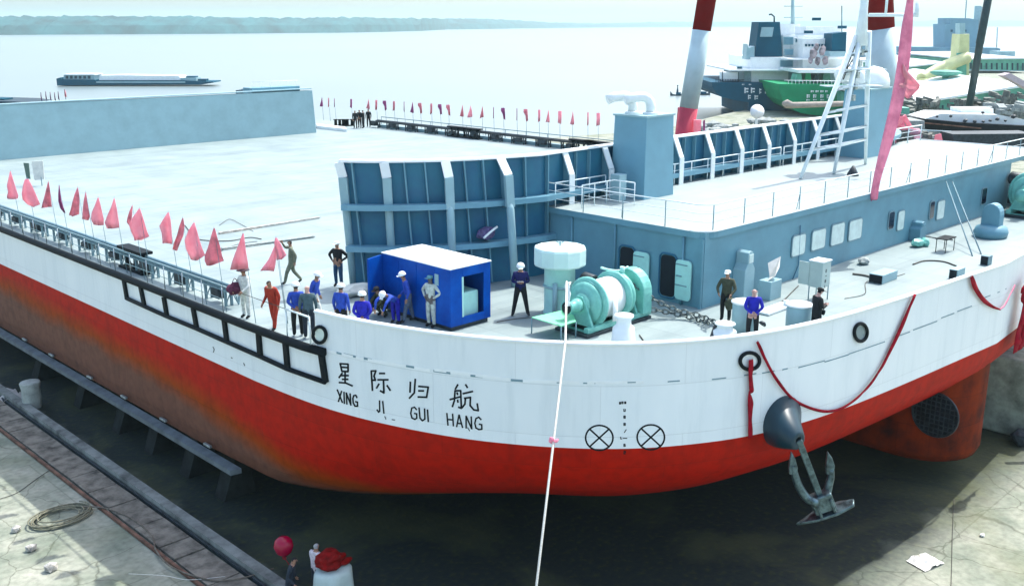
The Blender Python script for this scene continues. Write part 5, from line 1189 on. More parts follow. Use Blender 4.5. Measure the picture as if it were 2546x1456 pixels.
person(958, 785, 'squat', 180, CL['camo'], CL['camo'], 'person squatting in dark camouflage clothes against the blue container', 'blackcap')
person(985, 803, 'bend', 190, CL['blue'], CL['royal'], 'person in blue bending forward with white helmet beside the squatting one', 'helmet', scale=1.0)
person(1018, 800, 'lean', 150, CL['blue'], CL['grey'], 'person in blue jacket and grey trousers standing over the stooping worker', 'helmet')
person(1073, 812, 'hips', 185, CL['pale'], CL['pale'], 'person in pale work clothes and teal cap by the blue container wall', 'bluecap', skin=pmat('skin_weathered', (.16, .14, .13)))
NV = person(1294, 784, 'hold', 225, CL['navy'], CL['black'], 'person in navy overalls and white helmet writing notes between container and ventilator', 'helmet', scale=1.13, fat=1.2)
p15 = person(1803, 797, 'carry', 200, CL['camo'], CL['black'], 'person in dark patterned clothes and white cap by the deckhouse corner', 'cap')
person(1868, 850, 'back', 40, CL['royal'], CL['black'], 'person with pink balding head in royal blue shirt between the white bitts', None, skin=skin_l, hair=skin_l, fat=1.15)
person(2025, 848, 'hold', 330, CL['black'], CL['black'], 'person in black with beret holding a radio, right of the rightmost white bitt', 'blackcap', skin=skin_l)
for k, (x, y, ps, an_, lb) in enumerate(((884, 320, 'stand', 220, 'leftmost dark dressed person on the far deck edge'), (895, 318, 'hips', 200, 'middle dark dressed person on the far deck edge, hands on hips'), (904, 319, 'carry', 120, 'dark dressed person on the far deck edge right of the one with hands on hips'), (917, 316, 'stand', 220, 'rightmost dark dressed person standing where the far railing begins'))):
    person(x, y, ps, an_, CL['black'], CL['black'], lb, None)
def held(name, pts_fn, label, cat, mt, loc):
    m = MB(); pts_fn(m); o = m.build(name, mt); tag(o, label, cat); return o
q = over(atz(614, 790), 585, 716); held('plum_bag', lambda m: (m.rock(q, .26, 3, (1.2, .8, .9), 3), m.tube(spline([q + V((-.15, 0, .15)), q + V((0, 0, .36)), q + V((.15, 0, .15))], 5), .015, 6)), 'plum coloured bag held by the person in cream clothes', 'bag', CL['maroon'], q)
q = over(atz(595, 760), 588, 755); held('folded_chair', lambda m: [m.beam(q + V((.1 * k, 0, -.5)), q + V((.3 - .1 * k, .2, .35)), .04, .04) for k in range(4)], 'folded metal chair frame propped by the near railing end', 'chair', M['railg'], q)
hq = over(atz(1294, 784), 1293, 694); held('notebook', lambda m: m.obox(hq - FH * .34 + V((0, 0, .0)), RT * .12, FH * .08 + V((0, 0, -.02)), V((0, 0, .008))), 'open white notebook held by the navy dressed worker', 'notebook', M['white'], hq)
q = over(atz(1868, 850), 1895, 803); held('dark_helmet', lambda m: m.lathe([(.13, 0), (.12, .06), (.07, .11), (0, .12)], q - V((0, 0, .05)), V((.6, -.2, .7)), 14), 'dark round helmet held low at the side of the blue shirted man', 'helmet', M['dark'], q)
q = over(atz(2025, 848), 2047, 776); held('handheld_radio', lambda m: (m.rock(q, .08, 2, (1, .8, 1.2), 2), m.tube([q, q + V((.05, 0, .26))], .012, 5)), 'black handheld radio in the hand of the person in a beret', 'radio', M['black'], q)
q = over(atz(1803, 797), 1812, 752); held('camouflage_bag', lambda m: m.rock(q - FH * .2, .2, 7, (1, .8, 1.3), 2), 'dark camouflage bag carried by the person in patterned clothes', 'bag', CL['camo'], q)

# ------------------------------------------------------------------ things on the slipway
gp_ = V((16.05, 25.55, 0)); person(0, 0, 'carry', 10, CL['ivory'], CL['darkgrey'], 'person on the ground in ivory shirt and dark trousers, pale grey hair, beside the cart', None, pos=(16.45, 25.75, 0), hair=hair_g, scale=1.16)
gd = atz(722, 1460, 0) if False else V((16.3, 27.5, 0)); person(0, 0, 'lean', 310, CL['darkgrey'], CL['darkgrey'], 'dark dressed person on the ground holding the red balloon', None, pos=atz(724, 1505, 0))
bl = atd(705, 1355, V((16.3, 27.2, 0)).dot(FH) - .4); BL = thing('red_balloon', 'round crimson balloon on a string at the edge of the shaded slipway', 'balloon', bl)
m = MB(); m.lathe([(.02, -.40), (.12, -.37), (.27, -.22), (.335, 0), (.28, .19), (.15, .30), (0, .335)], bl, n=24); m.build('skin', mat('balloon_rubber', (.30, .0, .03), .25, var=.05, spec=.4), BL)
m = MB(); m.lathe([(.0, 0), (.05, -.05), (.02, -.07)], bl - V((0, 0, .39)), n=10); m.tube(circ(bl - V((0, 0, .46)), RT, UZ, .06, 10), .012, 5, closed=True); m.tube([bl - V((0, 0, .45)), lerp(bl - V((0, 0, .45)), atd(735, 1425, (bl - CAM).dot(FH)), 1)], .012, 5); m.build('string', M['red'], BL)
wt_ = atz(832, 1500, 0); CTT = thing('cloth_covered_cart', 'cart draped in pale sheet with a red silk bundle on top, bottom edge', 'cart', wt_)
ct = over(wt_, 825, 1412)
m = MB(); zt = ct.z; rows_ = []
for (s, z) in ((.62, .25), (.58, .8), (.55, zt - .1), (.48, zt), (.3, zt + .03), (.02, zt + .05)):
    rows_.append([wt_ + V((math.cos(a) * s * 1.1 * (1 + .12 * abs(math.cos(2 * a))), math.sin(a) * s * (1 + .12 * math.sin(5 * a) * (z < .9)), z)) for a in [2 * math.pi * k / 36 for k in range(36)]])
m.grid(rows_, True, closed=True); m.build('sheet', mat('pale_cart_sheet', (.42, .52, .49), .8, var=.1), CTT)
m = MB(); m.rock(wt_ + V((-.05, .1, zt + .28)), .42, 9, (1.25, 1, .75), 3); m.rock(wt_ + V((.4, -.1, zt + .15)), .2, 12, (1.5, .8, .6), 2); m.build('silk_bundle', mat('dark_red_silk', (.2, .004, .004), .7, var=.4, scale=5, spec=.1), CTT)
for k, (dx, dy) in enumerate(((-.4, -.4), (.4, -.4), (-.4, .4), (.4, .4))):
    m = MB(); m.lathe([(.15, -.03), (.17, 0), (.15, .03)], wt_ + V((dx, dy, .17)), (1, 0, 0), 16); m.build('wheel', M['black'], CTT)
# launching rails and timber ways
def strip(name, x0, x1, y0, y1, z0, z1, mt, label, cat, kind=None, bev=0, dx=0):
    m = MB(); n = 12
    rr = [[V((x + dx * t, y0 + (y1 - y0) * t, z)) for x, z in ((x0, z0), (x0, z1), (x1, z1), (x1, z0))] for t in [k / n for k in range(n + 1)]]
    m.grid(rr, False); m.f += [[0, 3, 2, 1], [n*4 + k for k in range(4)]]; m.smooth += [False, False]
    o = m.build(name, M[mt]); return tag(o, label, cat, kind=kind)
strip('launching_way', 15.55, 15.95, 18.5, 140, .004, .34, 'ways', 'long raised concrete launching way beside the hull', 'launching way')
strip('steel_rail', 15.40, 15.47, 18.5, 140, .004, .16, 'dark', 'dark steel rail along the foot of the raised launching way', 'rail')
strip('steel_rail', 13.9, 14.02, 20, 140, .004, .12, 'rust', 'rusty outer rail with moss beside the timber slabs', 'rail')
M['plank'] = mat('timber_slab', (.20, .185, .15), .85, var=.45, scale=1.8, bump=.4, bscale=9)
y_ = 22.; k = 0
while y_ < 62:
    L_ = 1.1 + rng.random() * 1.7; m = MB()
    m.box((14.12, y_, .004), (15.3, y_ + L_ - .06, .10 + rng.random() * .05), rz=(rng.random() - .5) * .03)
    tag(m.build('timber_slab', M['plank'], bevel=.02), f'weathered slab between the rails, {ORD[k]} counted from the near end', 'slab', 'weathered slabs between the slipway rails'); y_ += L_; k += 1
    if k > 29: break
# tapered blocks under the bilge
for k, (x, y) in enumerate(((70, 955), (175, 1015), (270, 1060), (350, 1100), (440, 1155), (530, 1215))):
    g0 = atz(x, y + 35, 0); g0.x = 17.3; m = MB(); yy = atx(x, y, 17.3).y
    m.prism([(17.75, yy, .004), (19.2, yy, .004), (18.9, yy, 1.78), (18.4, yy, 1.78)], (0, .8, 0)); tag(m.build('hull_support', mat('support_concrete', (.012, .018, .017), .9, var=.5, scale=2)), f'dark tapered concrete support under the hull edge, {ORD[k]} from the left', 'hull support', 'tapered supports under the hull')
# white barrel block, stones, coil, cable
p = atz(82, 1012, 0); m = MB(); m.grid([[p + V((math.cos(a) * r, math.sin(a) * r * .9, z)) for a in [2 * math.pi * k / 20 for k in range(20)]] for r, z in ((.42, .01), (.46, .5), (.44, 1.0), (.5, 1.3), (.46, 1.36), (.02, 1.33))], True, closed=True); tag(m.build('concrete_bollard', mat('pale_stone', (.38, .42, .38), .8, var=.2, scale=3, bump=.2)), 'pale squat concrete bollard at the left end of the rails', 'bollard')
for k, (x, y, s, lb) in enumerate(((42, 1320, .2, 'topmost of the three pale stones in the sunlit corner'), (78, 1368, .22, 'middle pale stone of the three in the sunlit corner'), (126, 1418, .27, 'lowest and whitest stone of the three in the sunlit corner'))):
    p = atz(x, y, 0); m = MB(); m.rock(p + V((0, 0, s * .55)), s, k * 3 + 1, (1, .8, .75), 1); tag(m.build('stone', M['stone']), lb, 'stone')
p = atz(15, 985, 0); m = MB(); m.grid([[p + V((x * .3, y * .35, .1 + .12 * math.sin(x * 2 + y * 3))) for x in range(-3, 3)] for y in range(-3, 3)], False); tag(m.build('paper_sheet', M['plastic'], solid=.01), 'crumpled pale sheet at the left edge beside the concrete bollard', 'sheet')
cp = atz(150, 1290, 0); m = MB(); pts_ = []
for k in range(150):
    a = k * .30; r = .55 + .35 * math.sin(k * .13) * .4 + .2 * noise.noise(V((k * .11, 0, 0))) + .25
    pts_.append(cp + V((r * 1.25 * math.cos(a) + .12 * math.sin(k * .05), r * math.sin(a) * .9, .04 + .0012 * k)))
m.tube(pts_, .03, 6); tag(m.build('rope_coil', mat('old_hemp', (.2, .2, .14), .9, var=.3, scale=12)), 'loose coil of old rope on the sunlit concrete', 'rope coil')
cable('slipway_rope', [(190, 1258), (260, 1262), (330, 1290), (375, 1330), (390, 1370), (430, 1410), (520, 1440), (600, 1436), (680, 1412)], .03, 'wood', 'brown rope trailing from the coil across the slabs', 'rope', z=.16)
cable('slipway_cable', [(-20, 1245), (40, 1225), (90, 1190), (140, 1155), (180, 1120)], .014, 'drope', 'thin dark cable on the concrete left of the rope coil', 'cable', z=.03)
cable('slipway_cable', [(320, 1425), (410, 1430), (470, 1440), (560, 1432)], .012, 'rope', 'pale thin string across the lower left concrete', 'string', z=.14)
p = atz(2300, 1398, 0); m = MB(); bmv = []
for y in range(9):
    bmv.append([p + V(((x - 4) * .13 + (y - 4) * .03, -(x - 4) * .03 + (y - 4) * .10, .03 + .16 * abs(noise.noise(V((x * .9, y * .9, 2)))) * (1.6 if 1 < x < 7 else .3))) for x in range(9)])
m.grid(bmv, False); tag(m.build('plastic_bag', M['plastic'], solid=.006), 'crumpled white plastic bag on the sunlit ground at lower right', 'bag')
p = atz(2442, 1332, 0); m = MB(); m.rock(p + V((0, 0, .06)), .11, 4, (1.2, .9, .6), 1); tag(m.build('stone', M['plastic']), 'tiny white scrap right of and above the plastic bag', 'litter')
cable('slipway_cable', [(2372, 1240), (2368, 1330), (2366, 1420), (2362, 1500)], .012, 'drope', 'thin dark wire running down the lower right concrete', 'wire', z=.03)
# mooring block and green dolphin right of the stem
p = atz(2590, 1080, 0); DL_ = thing('concrete_dolphin', 'grey green concrete pier block standing past the stem at the right edge', 'pier block', p)
m = MB(); a0 = atd(2520, 885, (p - CAM).dot(FH)); m.box((p.x - 1.3, p.y + .0, .004), (p.x + 5, p.y + 4, over(p, 2545, 890).z)); m.build('block', mat('mossy_concrete', (.30, .36, .29), .9, var=.4, scale=1, bump=.4), DL_, bevel=.15)
m = MB(); q = over(p, 2515, 922) - FH * 1.8; m.beam(q, q + RT * 1.1 + V((0, 0, -.2)), .22, .2); m.tube([q + RT * .3 + V((0,0,.1)), q + RT * .7 + V((0, 0, .15)), q + RT * 1.2 - V((0, 0, .1))], .07, 8); m.build('steel_bracket', M['steel'], DL_, bevel=.03)
p = atz(2540, 1105, 0); m = MB(); m.rock(p + V((0, 0, .35)), .5, 6, (1, 1, .8), 2); tag(m.build('tyre_fender', M['dark']), 'dark rounded fender lump on the ground at the right edge', 'fender')

# ------------------------------------------------------------------ background yard and river
def ext(name, px, dist, depth, m_, parent=None, bevel=0):
    m = MB(); m.prism([atd(x, y, dist) for x, y in px], FH * depth); return m.build(name, M[m_] if isinstance(m_, str) else m_, parent, bevel=bevel)
def rect(x0, y0, x1, y1): return [(x0, y1), (x1, y1), (x1, y0), (x0, y0)]
# crane legs
def crane_leg(nm, a, b, bands, dist, r, label):
    A_, B_ = atd(*a, dist), atd(*b, dist); B_.z = max(B_.z, 0)
    d = (A_ - B_); 
    top_ = B_ + d * 1.9; foot = B_ - d * (B_.z / d.z) if abs(d.z) > .01 else B_
    T = thing(nm, label, 'crane', foot)
    ts = [0] + bands + [1]
    for i in range(len(ts) - 1):
        def pt(y):
            if y is None: return top_
            # point on axis at picture row y
            lo_, hi_ = 0., 1.
            for _ in range(40):
                md = (lo_ + hi_) / 2
                if proj(lerp(foot, top_, md))[1] > y: lo_ = md
                else: hi_ = md
            return lerp(foot, top_, lo_)
        y0 = bands[i-1][0] if i > 0 else None; mt = (bands[i-1][1] if i > 0 else bands_first[nm])
        p0 = foot if i == 0 else pt(bands[i-1][0]); p1 = top_ if i == len(ts) - 2 else pt(bands[i][0])
        m = MB(); m.tube([p0, p1], r, 24); m.build('leg_section', M[mt], T)
    return T, foot
bands_first = {'striped_crane': 'cpink', 'crane_mast': 'cpink'}
C1, f1 = crane_leg('striped_crane', (1757, 0), (1712, 270), [(268, 'cwhite'), (76, 'cred')], 104, .93, 'left raking crane leg banded red and white behind the ship')
m = MB(); q = atd(1705, 335, 104.5); m.prism([q - RT * 1.5 - UZ * 9, q + RT * 1.2 - UZ * 9, atd(1722, 285, 104.5), atd(1690, 268, 104.5)], FH * 1.2); m.build('leg_foot', M['cpink'], C1, bevel=.05)
m = MB(); a = atd(1733, 318, 103); m.obox(a, RT * .35, FH * .3, UZ * .8); m.build('control_box', M['flag'], C1)
C2, f2 = crane_leg('crane_mast', (2185, 0), (2200, 270), [(290, 'cwhite'), (72, 'cred')], 110, 1.45, 'thick right crane leg with dark red top and pink lattice foot behind the second funnel')
m = MB()
for (a, b) in (((2202, 290), (2198, 372)), ((2222, 290), (2225, 372)), ((2247, 288), (2295, 372)), ((2202, 318), (2260, 318)), ((2202, 345), (2275, 345)), ((2205, 372), (2245, 290)), ((2247, 345), (2262, 372))):
    m.beam(atd(*a, 101), lerp(atd(*a, 101), atd(*b, 101), 1.6 if b[1] == 372 else 1), .35, .35)
m.build('lattice_foot', M['flag'], C2)
ext('panel', [(2202, 292), (2246, 290), (2262, 372), (2262, 470), (2202, 470)], 102, .3, 'banner', C2)
m = MB(); q = atd(2275, 350, 100); m.tube([q - UZ * 6, q + UZ * .6], .75, 14); m.tube([q + UZ * .6, q + UZ * 1.2], [.75, .3], 14); tag(m.build('storage_tank', mat('tank_rose', (.45, .22, .28), .6, var=.3)), 'rose coloured upright tank right of the crane lattice foot', 'tank')
m = MB(); m.add([atd(2325, 335, 98), atd(2340, 332, 98), atd(2348, 372, 98), atd(2318, 372, 98)], [(0, 1, 2, 3)]); tag(m.build('yard_flag', M['flag'], solid=.05), 'small pink triangular flag in the yard above the deckhouse roof', 'flag')
m = MB(); m.add([atd(1748, 300, 118), atd(1753, 298, 118), atd(1753, 325, 118), atd(1748, 325, 118)], [(0, 1, 2, 3)]); tag(m.build('yard_flag', M['flagp'], solid=.05), 'tiny dark flag right of the left crane leg foot', 'flag')
# dark raking pole
D_ = 120; PL = thing('raking_pole', 'dark raking steel pole rising over the yard at upper right', 'pole', (lambda q: V((q.x, q.y, 0)))(atd(2405, 330, D_)))
m = MB(); m.tube([atd(2408, 275, D_), atd(2436, 110, D_), atd(2436.2, 108, D_), atd(2485, -150, D_)], [.42, .42, .46, .4], 14); m.build('tube', mat('pole_green_black', (.02, .05, .055), .4, var=.2), PL)
m = MB(); m.tube([atd(2408, 275, D_), atd(2402, 400, D_)], .55, 12); m.build('socket', M['gold'], PL)
# ships alongside
def fship(dist): return dist
DS = 225; S1 = thing('blue_ship', 'dark blue hulled ship with white superstructure and tall blue funnel moored in the background', 'ship', atd(1900, 285, DS))
ext('hull', [(1769, 205), (1771, 216), (1780, 230), (1797, 242), (1830, 250), (1862, 255), (1862, 290), (2010, 290), (2035, 208), (1950, 207), (1860, 205)], DS, 30, 'fblue', S1)
ext('upper_works', rect(1868, 143, 1960, 206), DS + 3, 24, 'white', S1); ext('poop_deck', rect(1816, 173, 1990, 177), DS + .5, 28, 'white', S1)
ext('deck_house', rect(1850, 176, 2000, 206), DS + 3.5, 22, 'greyl', S1)
ext('boat_cover', rect(1796, 180, 1835, 200), DS + 2, 3, 'white', S1)
m = MB(); m.tube([atd(1796, 204, DS + 1), atd(1796, 178, DS + 1)], .12, 5); m.tube([atd(1836, 204, DS + 1), atd(1836, 180, DS + 1)], .12, 5)
for x in range(1780, 1840, 6): m.tube([atd(x, 205, DS + .3), atd(x, 197, DS + .3)], .07, 4)
m.tube([atd(1778, 197, DS + .3), atd(1850, 199, DS + .3)], .07, 4); m.build('stern_railing', M['fardark'], S1)
m = MB(); fx = [(1875, 148), (1946, 148), (1939, 55), (1887, 55)]; q = [atd(x, y, DS + 6) for x, y in fx]; m.prism(q, FH * 7); FN = m.build('funnel', M['ffun'], S1)
m = MB(); q = [atd(x, y, DS + 5.8) for x, y in ((1890, 92), (1920, 92), (1924, 68), (1894, 68))]; m.prism(q, FH * .3); m.build('funnel_grille', M['greyl'], FN)
m = MB(); m.tube([atd(1925, 56, DS + 8), atd(1925, 42, DS + 8), atd(1918, 36, DS + 8), atd(1912, 37, DS + 8)], .18, 6); m.build('exhaust_pipe', M['fardark'], FN)
ext('bridge', [(1946, 152), (2000, 152), (2000, 100), (1985, 90), (1946, 88)], DS + 8, 14, 'white', S1)
for (x0, y0, x1, y1) in ((1948, 92, 1973, 112), (1950, 122, 1973, 138), (1940, 150, 1972, 170), (1832, 165, 1846, 173), (1862, 192, 1866, 200), (1978, 96, 1994, 106)):
    wq = ext('window', rect(x0, y0, x1, y1), DS + 2.6, .3, 'greyl', S1); ext('pane', rect(x0 + 2, y0 + 2, x1 - 2, y1 - 2), DS + 2.4, .2, 'ffun' if y1 - y0 < 15 else 'grey', wq)
ext('crane_house', [(1855, 148), (1876, 148), (1876, 115), (1862, 120), (1858, 110), (1856, 130)], DS + 4, 4, 'greyl', S1)
def marks(parent, items, dist, mt, nm='hull_marking'):
    m = MB()
    for (x, y, w_, h_) in items:
        # broken strokes: an upright and two short bars
        for (a, b, c, d) in ((0, 0, .3, 1), (.3, .1, 1, .35), (.45, .6, .95, .85)):
            m.prism([atd(x + w_ * a, y + h_ * d, dist), atd(x + w_ * c, y + h_ * d, dist), atd(x + w_ * c, y + h_ * b, dist), atd(x + w_ * a, y + h_ * b, dist)], FH * .05)
    return m.build(nm, M[mt], parent)
marks(S1, [(1851, 218, 10, 14), (1867, 218, 10, 14), (1888, 220, 5, 14), (1902, 221, 9, 12), (1860, 236, 7, 11), (1876, 237, 9, 11), (1845, 209, 6, 3), (1862, 209, 6, 3)], DS - .12, 'white')
S2 = thing('green_ship', 'green hulled ship with white bridge lying between the blue ship and the lattice mast', 'ship', atd(2060, 285, DS - 15))
D2 = DS - 14
ext('hull', [(1935, 209), (1938, 226), (1948, 250), (1965, 268), (1992, 282), (2120, 300), (2170, 300), (2170, 212)], D2, 26, 'fgreen', S2)
ext('deck_house', rect(2000, 88, 2098, 178), D2 + 16, 12, 'white', S2)
ext('main_house', rect(1985, 174, 2150, 182), D2 + 2, 20, 'white', S2); ext('cargo_house', rect(2030, 180, 2160, 210), D2 + 8, 12, 'greyl', S2)
m = MB()
for x in range(1960, 2100, 9): m.tube([atd(x, 211, D2 + .2), atd(x, 200, D2 + .2)], .07, 4)
m.tube([atd(1950, 200, D2 + .2), atd(2110, 202, D2 + .2)], .07, 4); m.build('deck_railing', M['white'], S2)
ext('accommodation_block', rect(1996, 96, 2060, 208), D2 + 12, 16, 'white', S2); ext('wing_deck', rect(1960, 146, 2110, 149), D2 + 10, 6, 'white', S2)
for k in range(7): wq = ext('window', rect(2002 + k * 8, 110, 2007 + k * 8, 116), D2 + 11.8, .3, 'ffun', S2)
ext('top_bridge', rect(2004, 66, 2090, 90), D2 + 18, 9, 'white', S2)
ext('funnel', [(2068, 128), (2103, 128), (2105, 80), (2070, 84)], D2 + 7, 6, 'ffun', S2)
ext('funnel_base', rect(2064, 128, 2104, 140), D2 + 6.6, 6, 'greyl', S2)
for k, (x0, y0, x1, y1, mt) in enumerate(((1978, 182, 1995, 204, 'fgreen2'), (2000, 178, 2018, 206, 'fgreen'), (2022, 184, 2034, 200, 'fardark'), (2044, 180, 2066, 204, 'fgreen2'))):
    ext('deck_machine', [(x0, y1), (x1, y1), (x1 - 3, y0), (x0 + 4, y0 + 4)], D2 + 3 + k, 4, mt, S2)
m = MB()
for k, (x, y, r) in enumerate(((2022, 132, 3.), (2045, 126, 2.6), (2033, 152, 2.2), (2052, 150, 2.4), (2015, 150, 2.), (2030, 118, 2.))): m.rock(atd(x, y, D2 + 5), r * .3, k, (1, .8, 1.3), 2)
m.build('covered_gear', mat('rosy_gear', (.3, .26, .28), .9, var=.5, scale=.8), S2)
marks(S2, [(2006, 235, 8, 9), (2022, 235, 8, 9), (2040, 235, 8, 9), (2056, 235, 5, 10), (2005, 247, 9, 4), (2022, 247, 9, 3), (2040, 247, 9, 3), (2016, 225, 8, 5), (2028, 225, 8, 5), (2040, 225, 8, 5), (2052, 225, 6, 5)], D2 - .12, 'white')
m = MB(); 
m.tube([atd(1971, 60, DS + 16), atd(1971, -40, DS + 16)], [.5, .25], 8)
for y in (16, 44): m.tube([atd(1949, y, DS + 16), atd(1996, y, DS + 16)], .1, 5)
m.build('mast', M['greyl'], S1)
ext('monkey_island', rect(1945, 60, 1990, 88), DS + 14, 8, 'white', S1)
m = MB()
m.tube([atd(2093, 90, D2 + 12), atd(2093, 15, D2 + 12)], .1, 5); m.build('aerial_mast', M['ffun'], S2)
for (x, y) in ((2094, 68), (2092, 88), (2030, 48), (2010, 80)): m = MB(); m.obox(atd(x, y, D2 + 12), RT * .9, FH * .3, UZ * .3); m.build('signal_box', M['ffun'], S2)
# rocks, logs and white paving by the shore
for k, (x, y, w_, mt, lb) in enumerate(((1790, 300, 4.2, 'crag', 'pile of driftwood and rubble on the shore right of the left crane leg'), (1900, 278, 5.2, 'crag', 'long rubble heap below the dark blue ship'),)):
    m = MB(); p = atd(x, y, 150); p.z = 0
    for j in range(46): m.rock(p + RT * (rng.random() - .5) * w_ * 2.1 + FH * (rng.random() - .5) * 6 + UZ * (2.4 + rng.random() * 2.4) * (1 if k else .8), .5 + rng.random() * .6, j, (1.4, 1, .7), 1)
    tag(m.build('rubble_pile', M[mt]), lb, 'rubble', kind='stuff')
q = atd(2000, 262, 140); LG = MB(); LG.tube([atd(1945, 257, 140), atd(1955, 258, 140), atd(1970, 262, 140), atd(2100, 258, 140)], [.2, .6, .42, .36], 12); tag(LG.build('concrete_pile', mat('rosy_concrete', (.34, .31, .27), .8, var=.15)), 'long rosy tapered tube lying under the green hull', 'tube')
m = MB(); q = atd(1882, 278, 120); m.lathe([(0, -.1), (.8, 0), (.85, .15), (0, .3)], q, -FH + UZ * .4, 18); m.tube([q, atd(1879, 330, 120)], .15, 8); tag(m.build('searchlight', M['white']), 'round white disc lamp on a thin post in front of the dark blue ship', 'lamp')
# river craft
def sampan(x, y, w_, dist, label, nm='small_boat', stand=False):
    T = thing(nm, label, 'boat', atd(x, y, dist)); s = w_ / 2588 * dist * 1
    m = MB(); rr = []
    for t in range(9):
        u = t / 8 - .5; wd = s * .09 * (1 - (2*u)**4) + .05; c_ = atd(x, y, dist) + RT * (u * s); hz_ = .4 + .9 * (2*u)**4
        rr.append([c_ + FH * wd - UZ * .2, c_ + FH * wd * 1.4 + UZ * hz_, c_ - FH * wd * 1.4 + UZ * hz_, c_ - FH * wd - UZ * .2])
    m.grid(rr, False, closed=False); m.build('hull', M['fardark'], T, solid=.12)
    m = MB(); c_ = atd(x, y, dist); m.obox(c_ + RT * s * .1 + UZ * .7, RT * s * .16, FH * .5, UZ * .35); m.build('cabin', M['ffun'], T); return T
sb_ = sampan(1683, 239, 34, 297, 'small dark sampan with a standing figure left of the crane leg'); m = MB(); q = atd(1684, 238, 297)
m.tube([q, q + UZ * 1.4, q + UZ * 2.6], [.3, .3, .1], 8); m.rock(q + UZ * 2.8, .25, 1, (1, 1, 1), 1); m.build('boatman', M['fardark'], sb_)
sampan(1745, 237, 42, 300, 'small dark flat boat right of the crane leg')
DB = 343; BG_ = thing('river_barge', 'long river barge with pale hatch covers and dark stern cabin on the water', 'barge', atd(335, 213, DB))
ext('hull', [(142, 213), (140, 196), (150, 193), (152, 198), (236, 199), (238, 212)], DB, 9, 'ffun', BG_); ext('cargo_hull', [(237, 212), (238, 200), (450, 200), (505, 203), (530, 203), (531, 206), (500, 211)], DB + .4, 9, 'ffun', BG_)
ext('hatch_cover', [(246, 201), (248, 188), (300, 187), (445, 189), (452, 201)], DB + 1, 7, 'white', BG_); ext('side_strake', rect(239, 203, 460, 206.5), DB + .1, .4, 'greyl', BG_)
W_ = ext('wheelhouse', rect(158, 187, 234, 200), DB + 1, 6, 'greyl', BG_); ext('roof', rect(160, 184.6, 236, 187), DB + .5, 7, 'white', BG_)
for x in range(163, 228, 11): ext('window', rect(x, 189, x + 6, 196), DB + .8, .3, 'fardark', BG_)
ext('fore_cabin', rect(448, 194, 488, 203), DB + 1, 5, 'greyl', BG_); ext('winch_house', rect(462, 190, 486, 197), DB + 2, 3, 'ffun', BG_); ext('bow_gear', rect(492, 197, 512, 203), DB + 2, 3, 'ffun', BG_)
# far barges glimpsed over the aft wall
ext_b = thing('moored_barge', 'dark flat barge deck glimpsed above the right end of the pale aft wall', 'barge', atd(620, 232, 190)); ext('hull', rect(586, 225, 665, 236), 190, 6, 'fardark', ext_b); ext('deck_gear', rect(600, 223, 640, 226), 191, 3, 'ffun', ext_b)
ext_c = thing('moored_barge', 'black barge end at the far left above the pale aft wall', 'barge', atd(20, 262, 160)); ext('hull', [(-60, 262), (76, 258), (40, 253), (-60, 250)], 160, 8, 'fardark', ext_c); ext('deck_gear', rect(-40, 246, 10, 252), 162, 3, 'ffun', ext_c)
# distant pale blue freighter at the right
DF = 620; FR = thing('pale_blue_freighter', 'very large pale blue freighter fading in the haze at upper right', 'ship', atd(2360, 180, DF))
ext('hull', [(2180, 196), (2180, 115), (2345, 118), (2480, 119), (2488, 122), (2482, 140), (2470, 155), (2430, 170), (2430, 196)], DF, 30, 'fbl', FR)
ext('superstructure', [(2350, 118), (2350, 60), (2362, 60), (2362, 45), (2410, 46), (2432, 50), (2432, 118)], DF + 6, 18, 'fbl', FR)
ext('funnel', [(2434, 70), (2450, 70), (2446, 20), (2438, 15)], DF + 10, 8, 'greyl', FR)
m = MB(); m.tube([atd(2400, 46, DF + 8), atd(2404, -10, DF + 8)], .3, 6); m.tube([atd(2478, 118, DF + 8), atd(2480, 68, DF + 8)], .3, 6); m.build('mast', M['fbl'], FR)
for (x, y) in ((2364, 74), (2372, 84), (2385, 74), (2398, 74)): ext('window', rect(x, y, x + 5, y + 6), DF + 5.6, .4, 'ffun', FR)
# second pale ship nearer behind the pole
DG = 400; FG = thing('white_ship', 'white ship deck with pale cabins right of the dark raking pole', 'ship', atd(2460, 175, DG))
ext('hull', [(2410, 176), (2410, 160), (2540, 158), (2560, 168), (2560, 178)], DG, 20, 'greyl', FG); ext('cabin', rect(2480, 140, 2532, 160), DG + 4, 10, 'white', FG); ext('cabin_top', rect(2484, 128, 2524, 141), DG + 5, 8, 'greyl', FG)
# covered berths: long white roofed sheds on green sides
def shed(nm, label, top, bot, dist, depth, roofm='white', wallm='fgreen2', posts=0):
    T = thing(nm, label, 'shed', atd((bot[0][0] + bot[1][0]) / 2, bot[0][1], dist))
    ext('wall', [bot[0], bot[1], top[1], top[0]], dist, depth * .8, wallm, T)
    m = MB(); a, b = atd(*top[0], dist - .6), atd(*top[1], dist - .6); c_, d_ = a + FH * depth + UZ * .4, b + FH * depth + UZ * .4
    m.prism([a, b, d_, c_], (0, 0, .35)); m.build('roof', M[roofm], T)
    for k in range(posts):
        t = (k + .5) / posts; x = bot[0][0] + (bot[1][0] - bot[0][0]) * t; y0 = top[0][1] + (top[1][1] - top[0][1]) * t; y1 = bot[0][1] + (bot[1][1] - bot[0][1]) * t
        ext('bay_opening', rect(x - 1.8, y0 + (y1 - y0) * .35, x + 1.8, y1 - 1), dist - .15, .4, 'fardark', T)
    return T
shed('boat_shed', 'farthest white roofed green shed, behind the pale yellow crane', [(2265, 150), (2300, 148)], [(2265, 175), (2300, 172)], 300, 40, posts=3)
shed('boat_shed', 'long pale roofed green shed stretching left of the yellow crane column', [(2262, 168), (2350, 158)], [(2262, 196), (2350, 186)], 250, 42, posts=10)
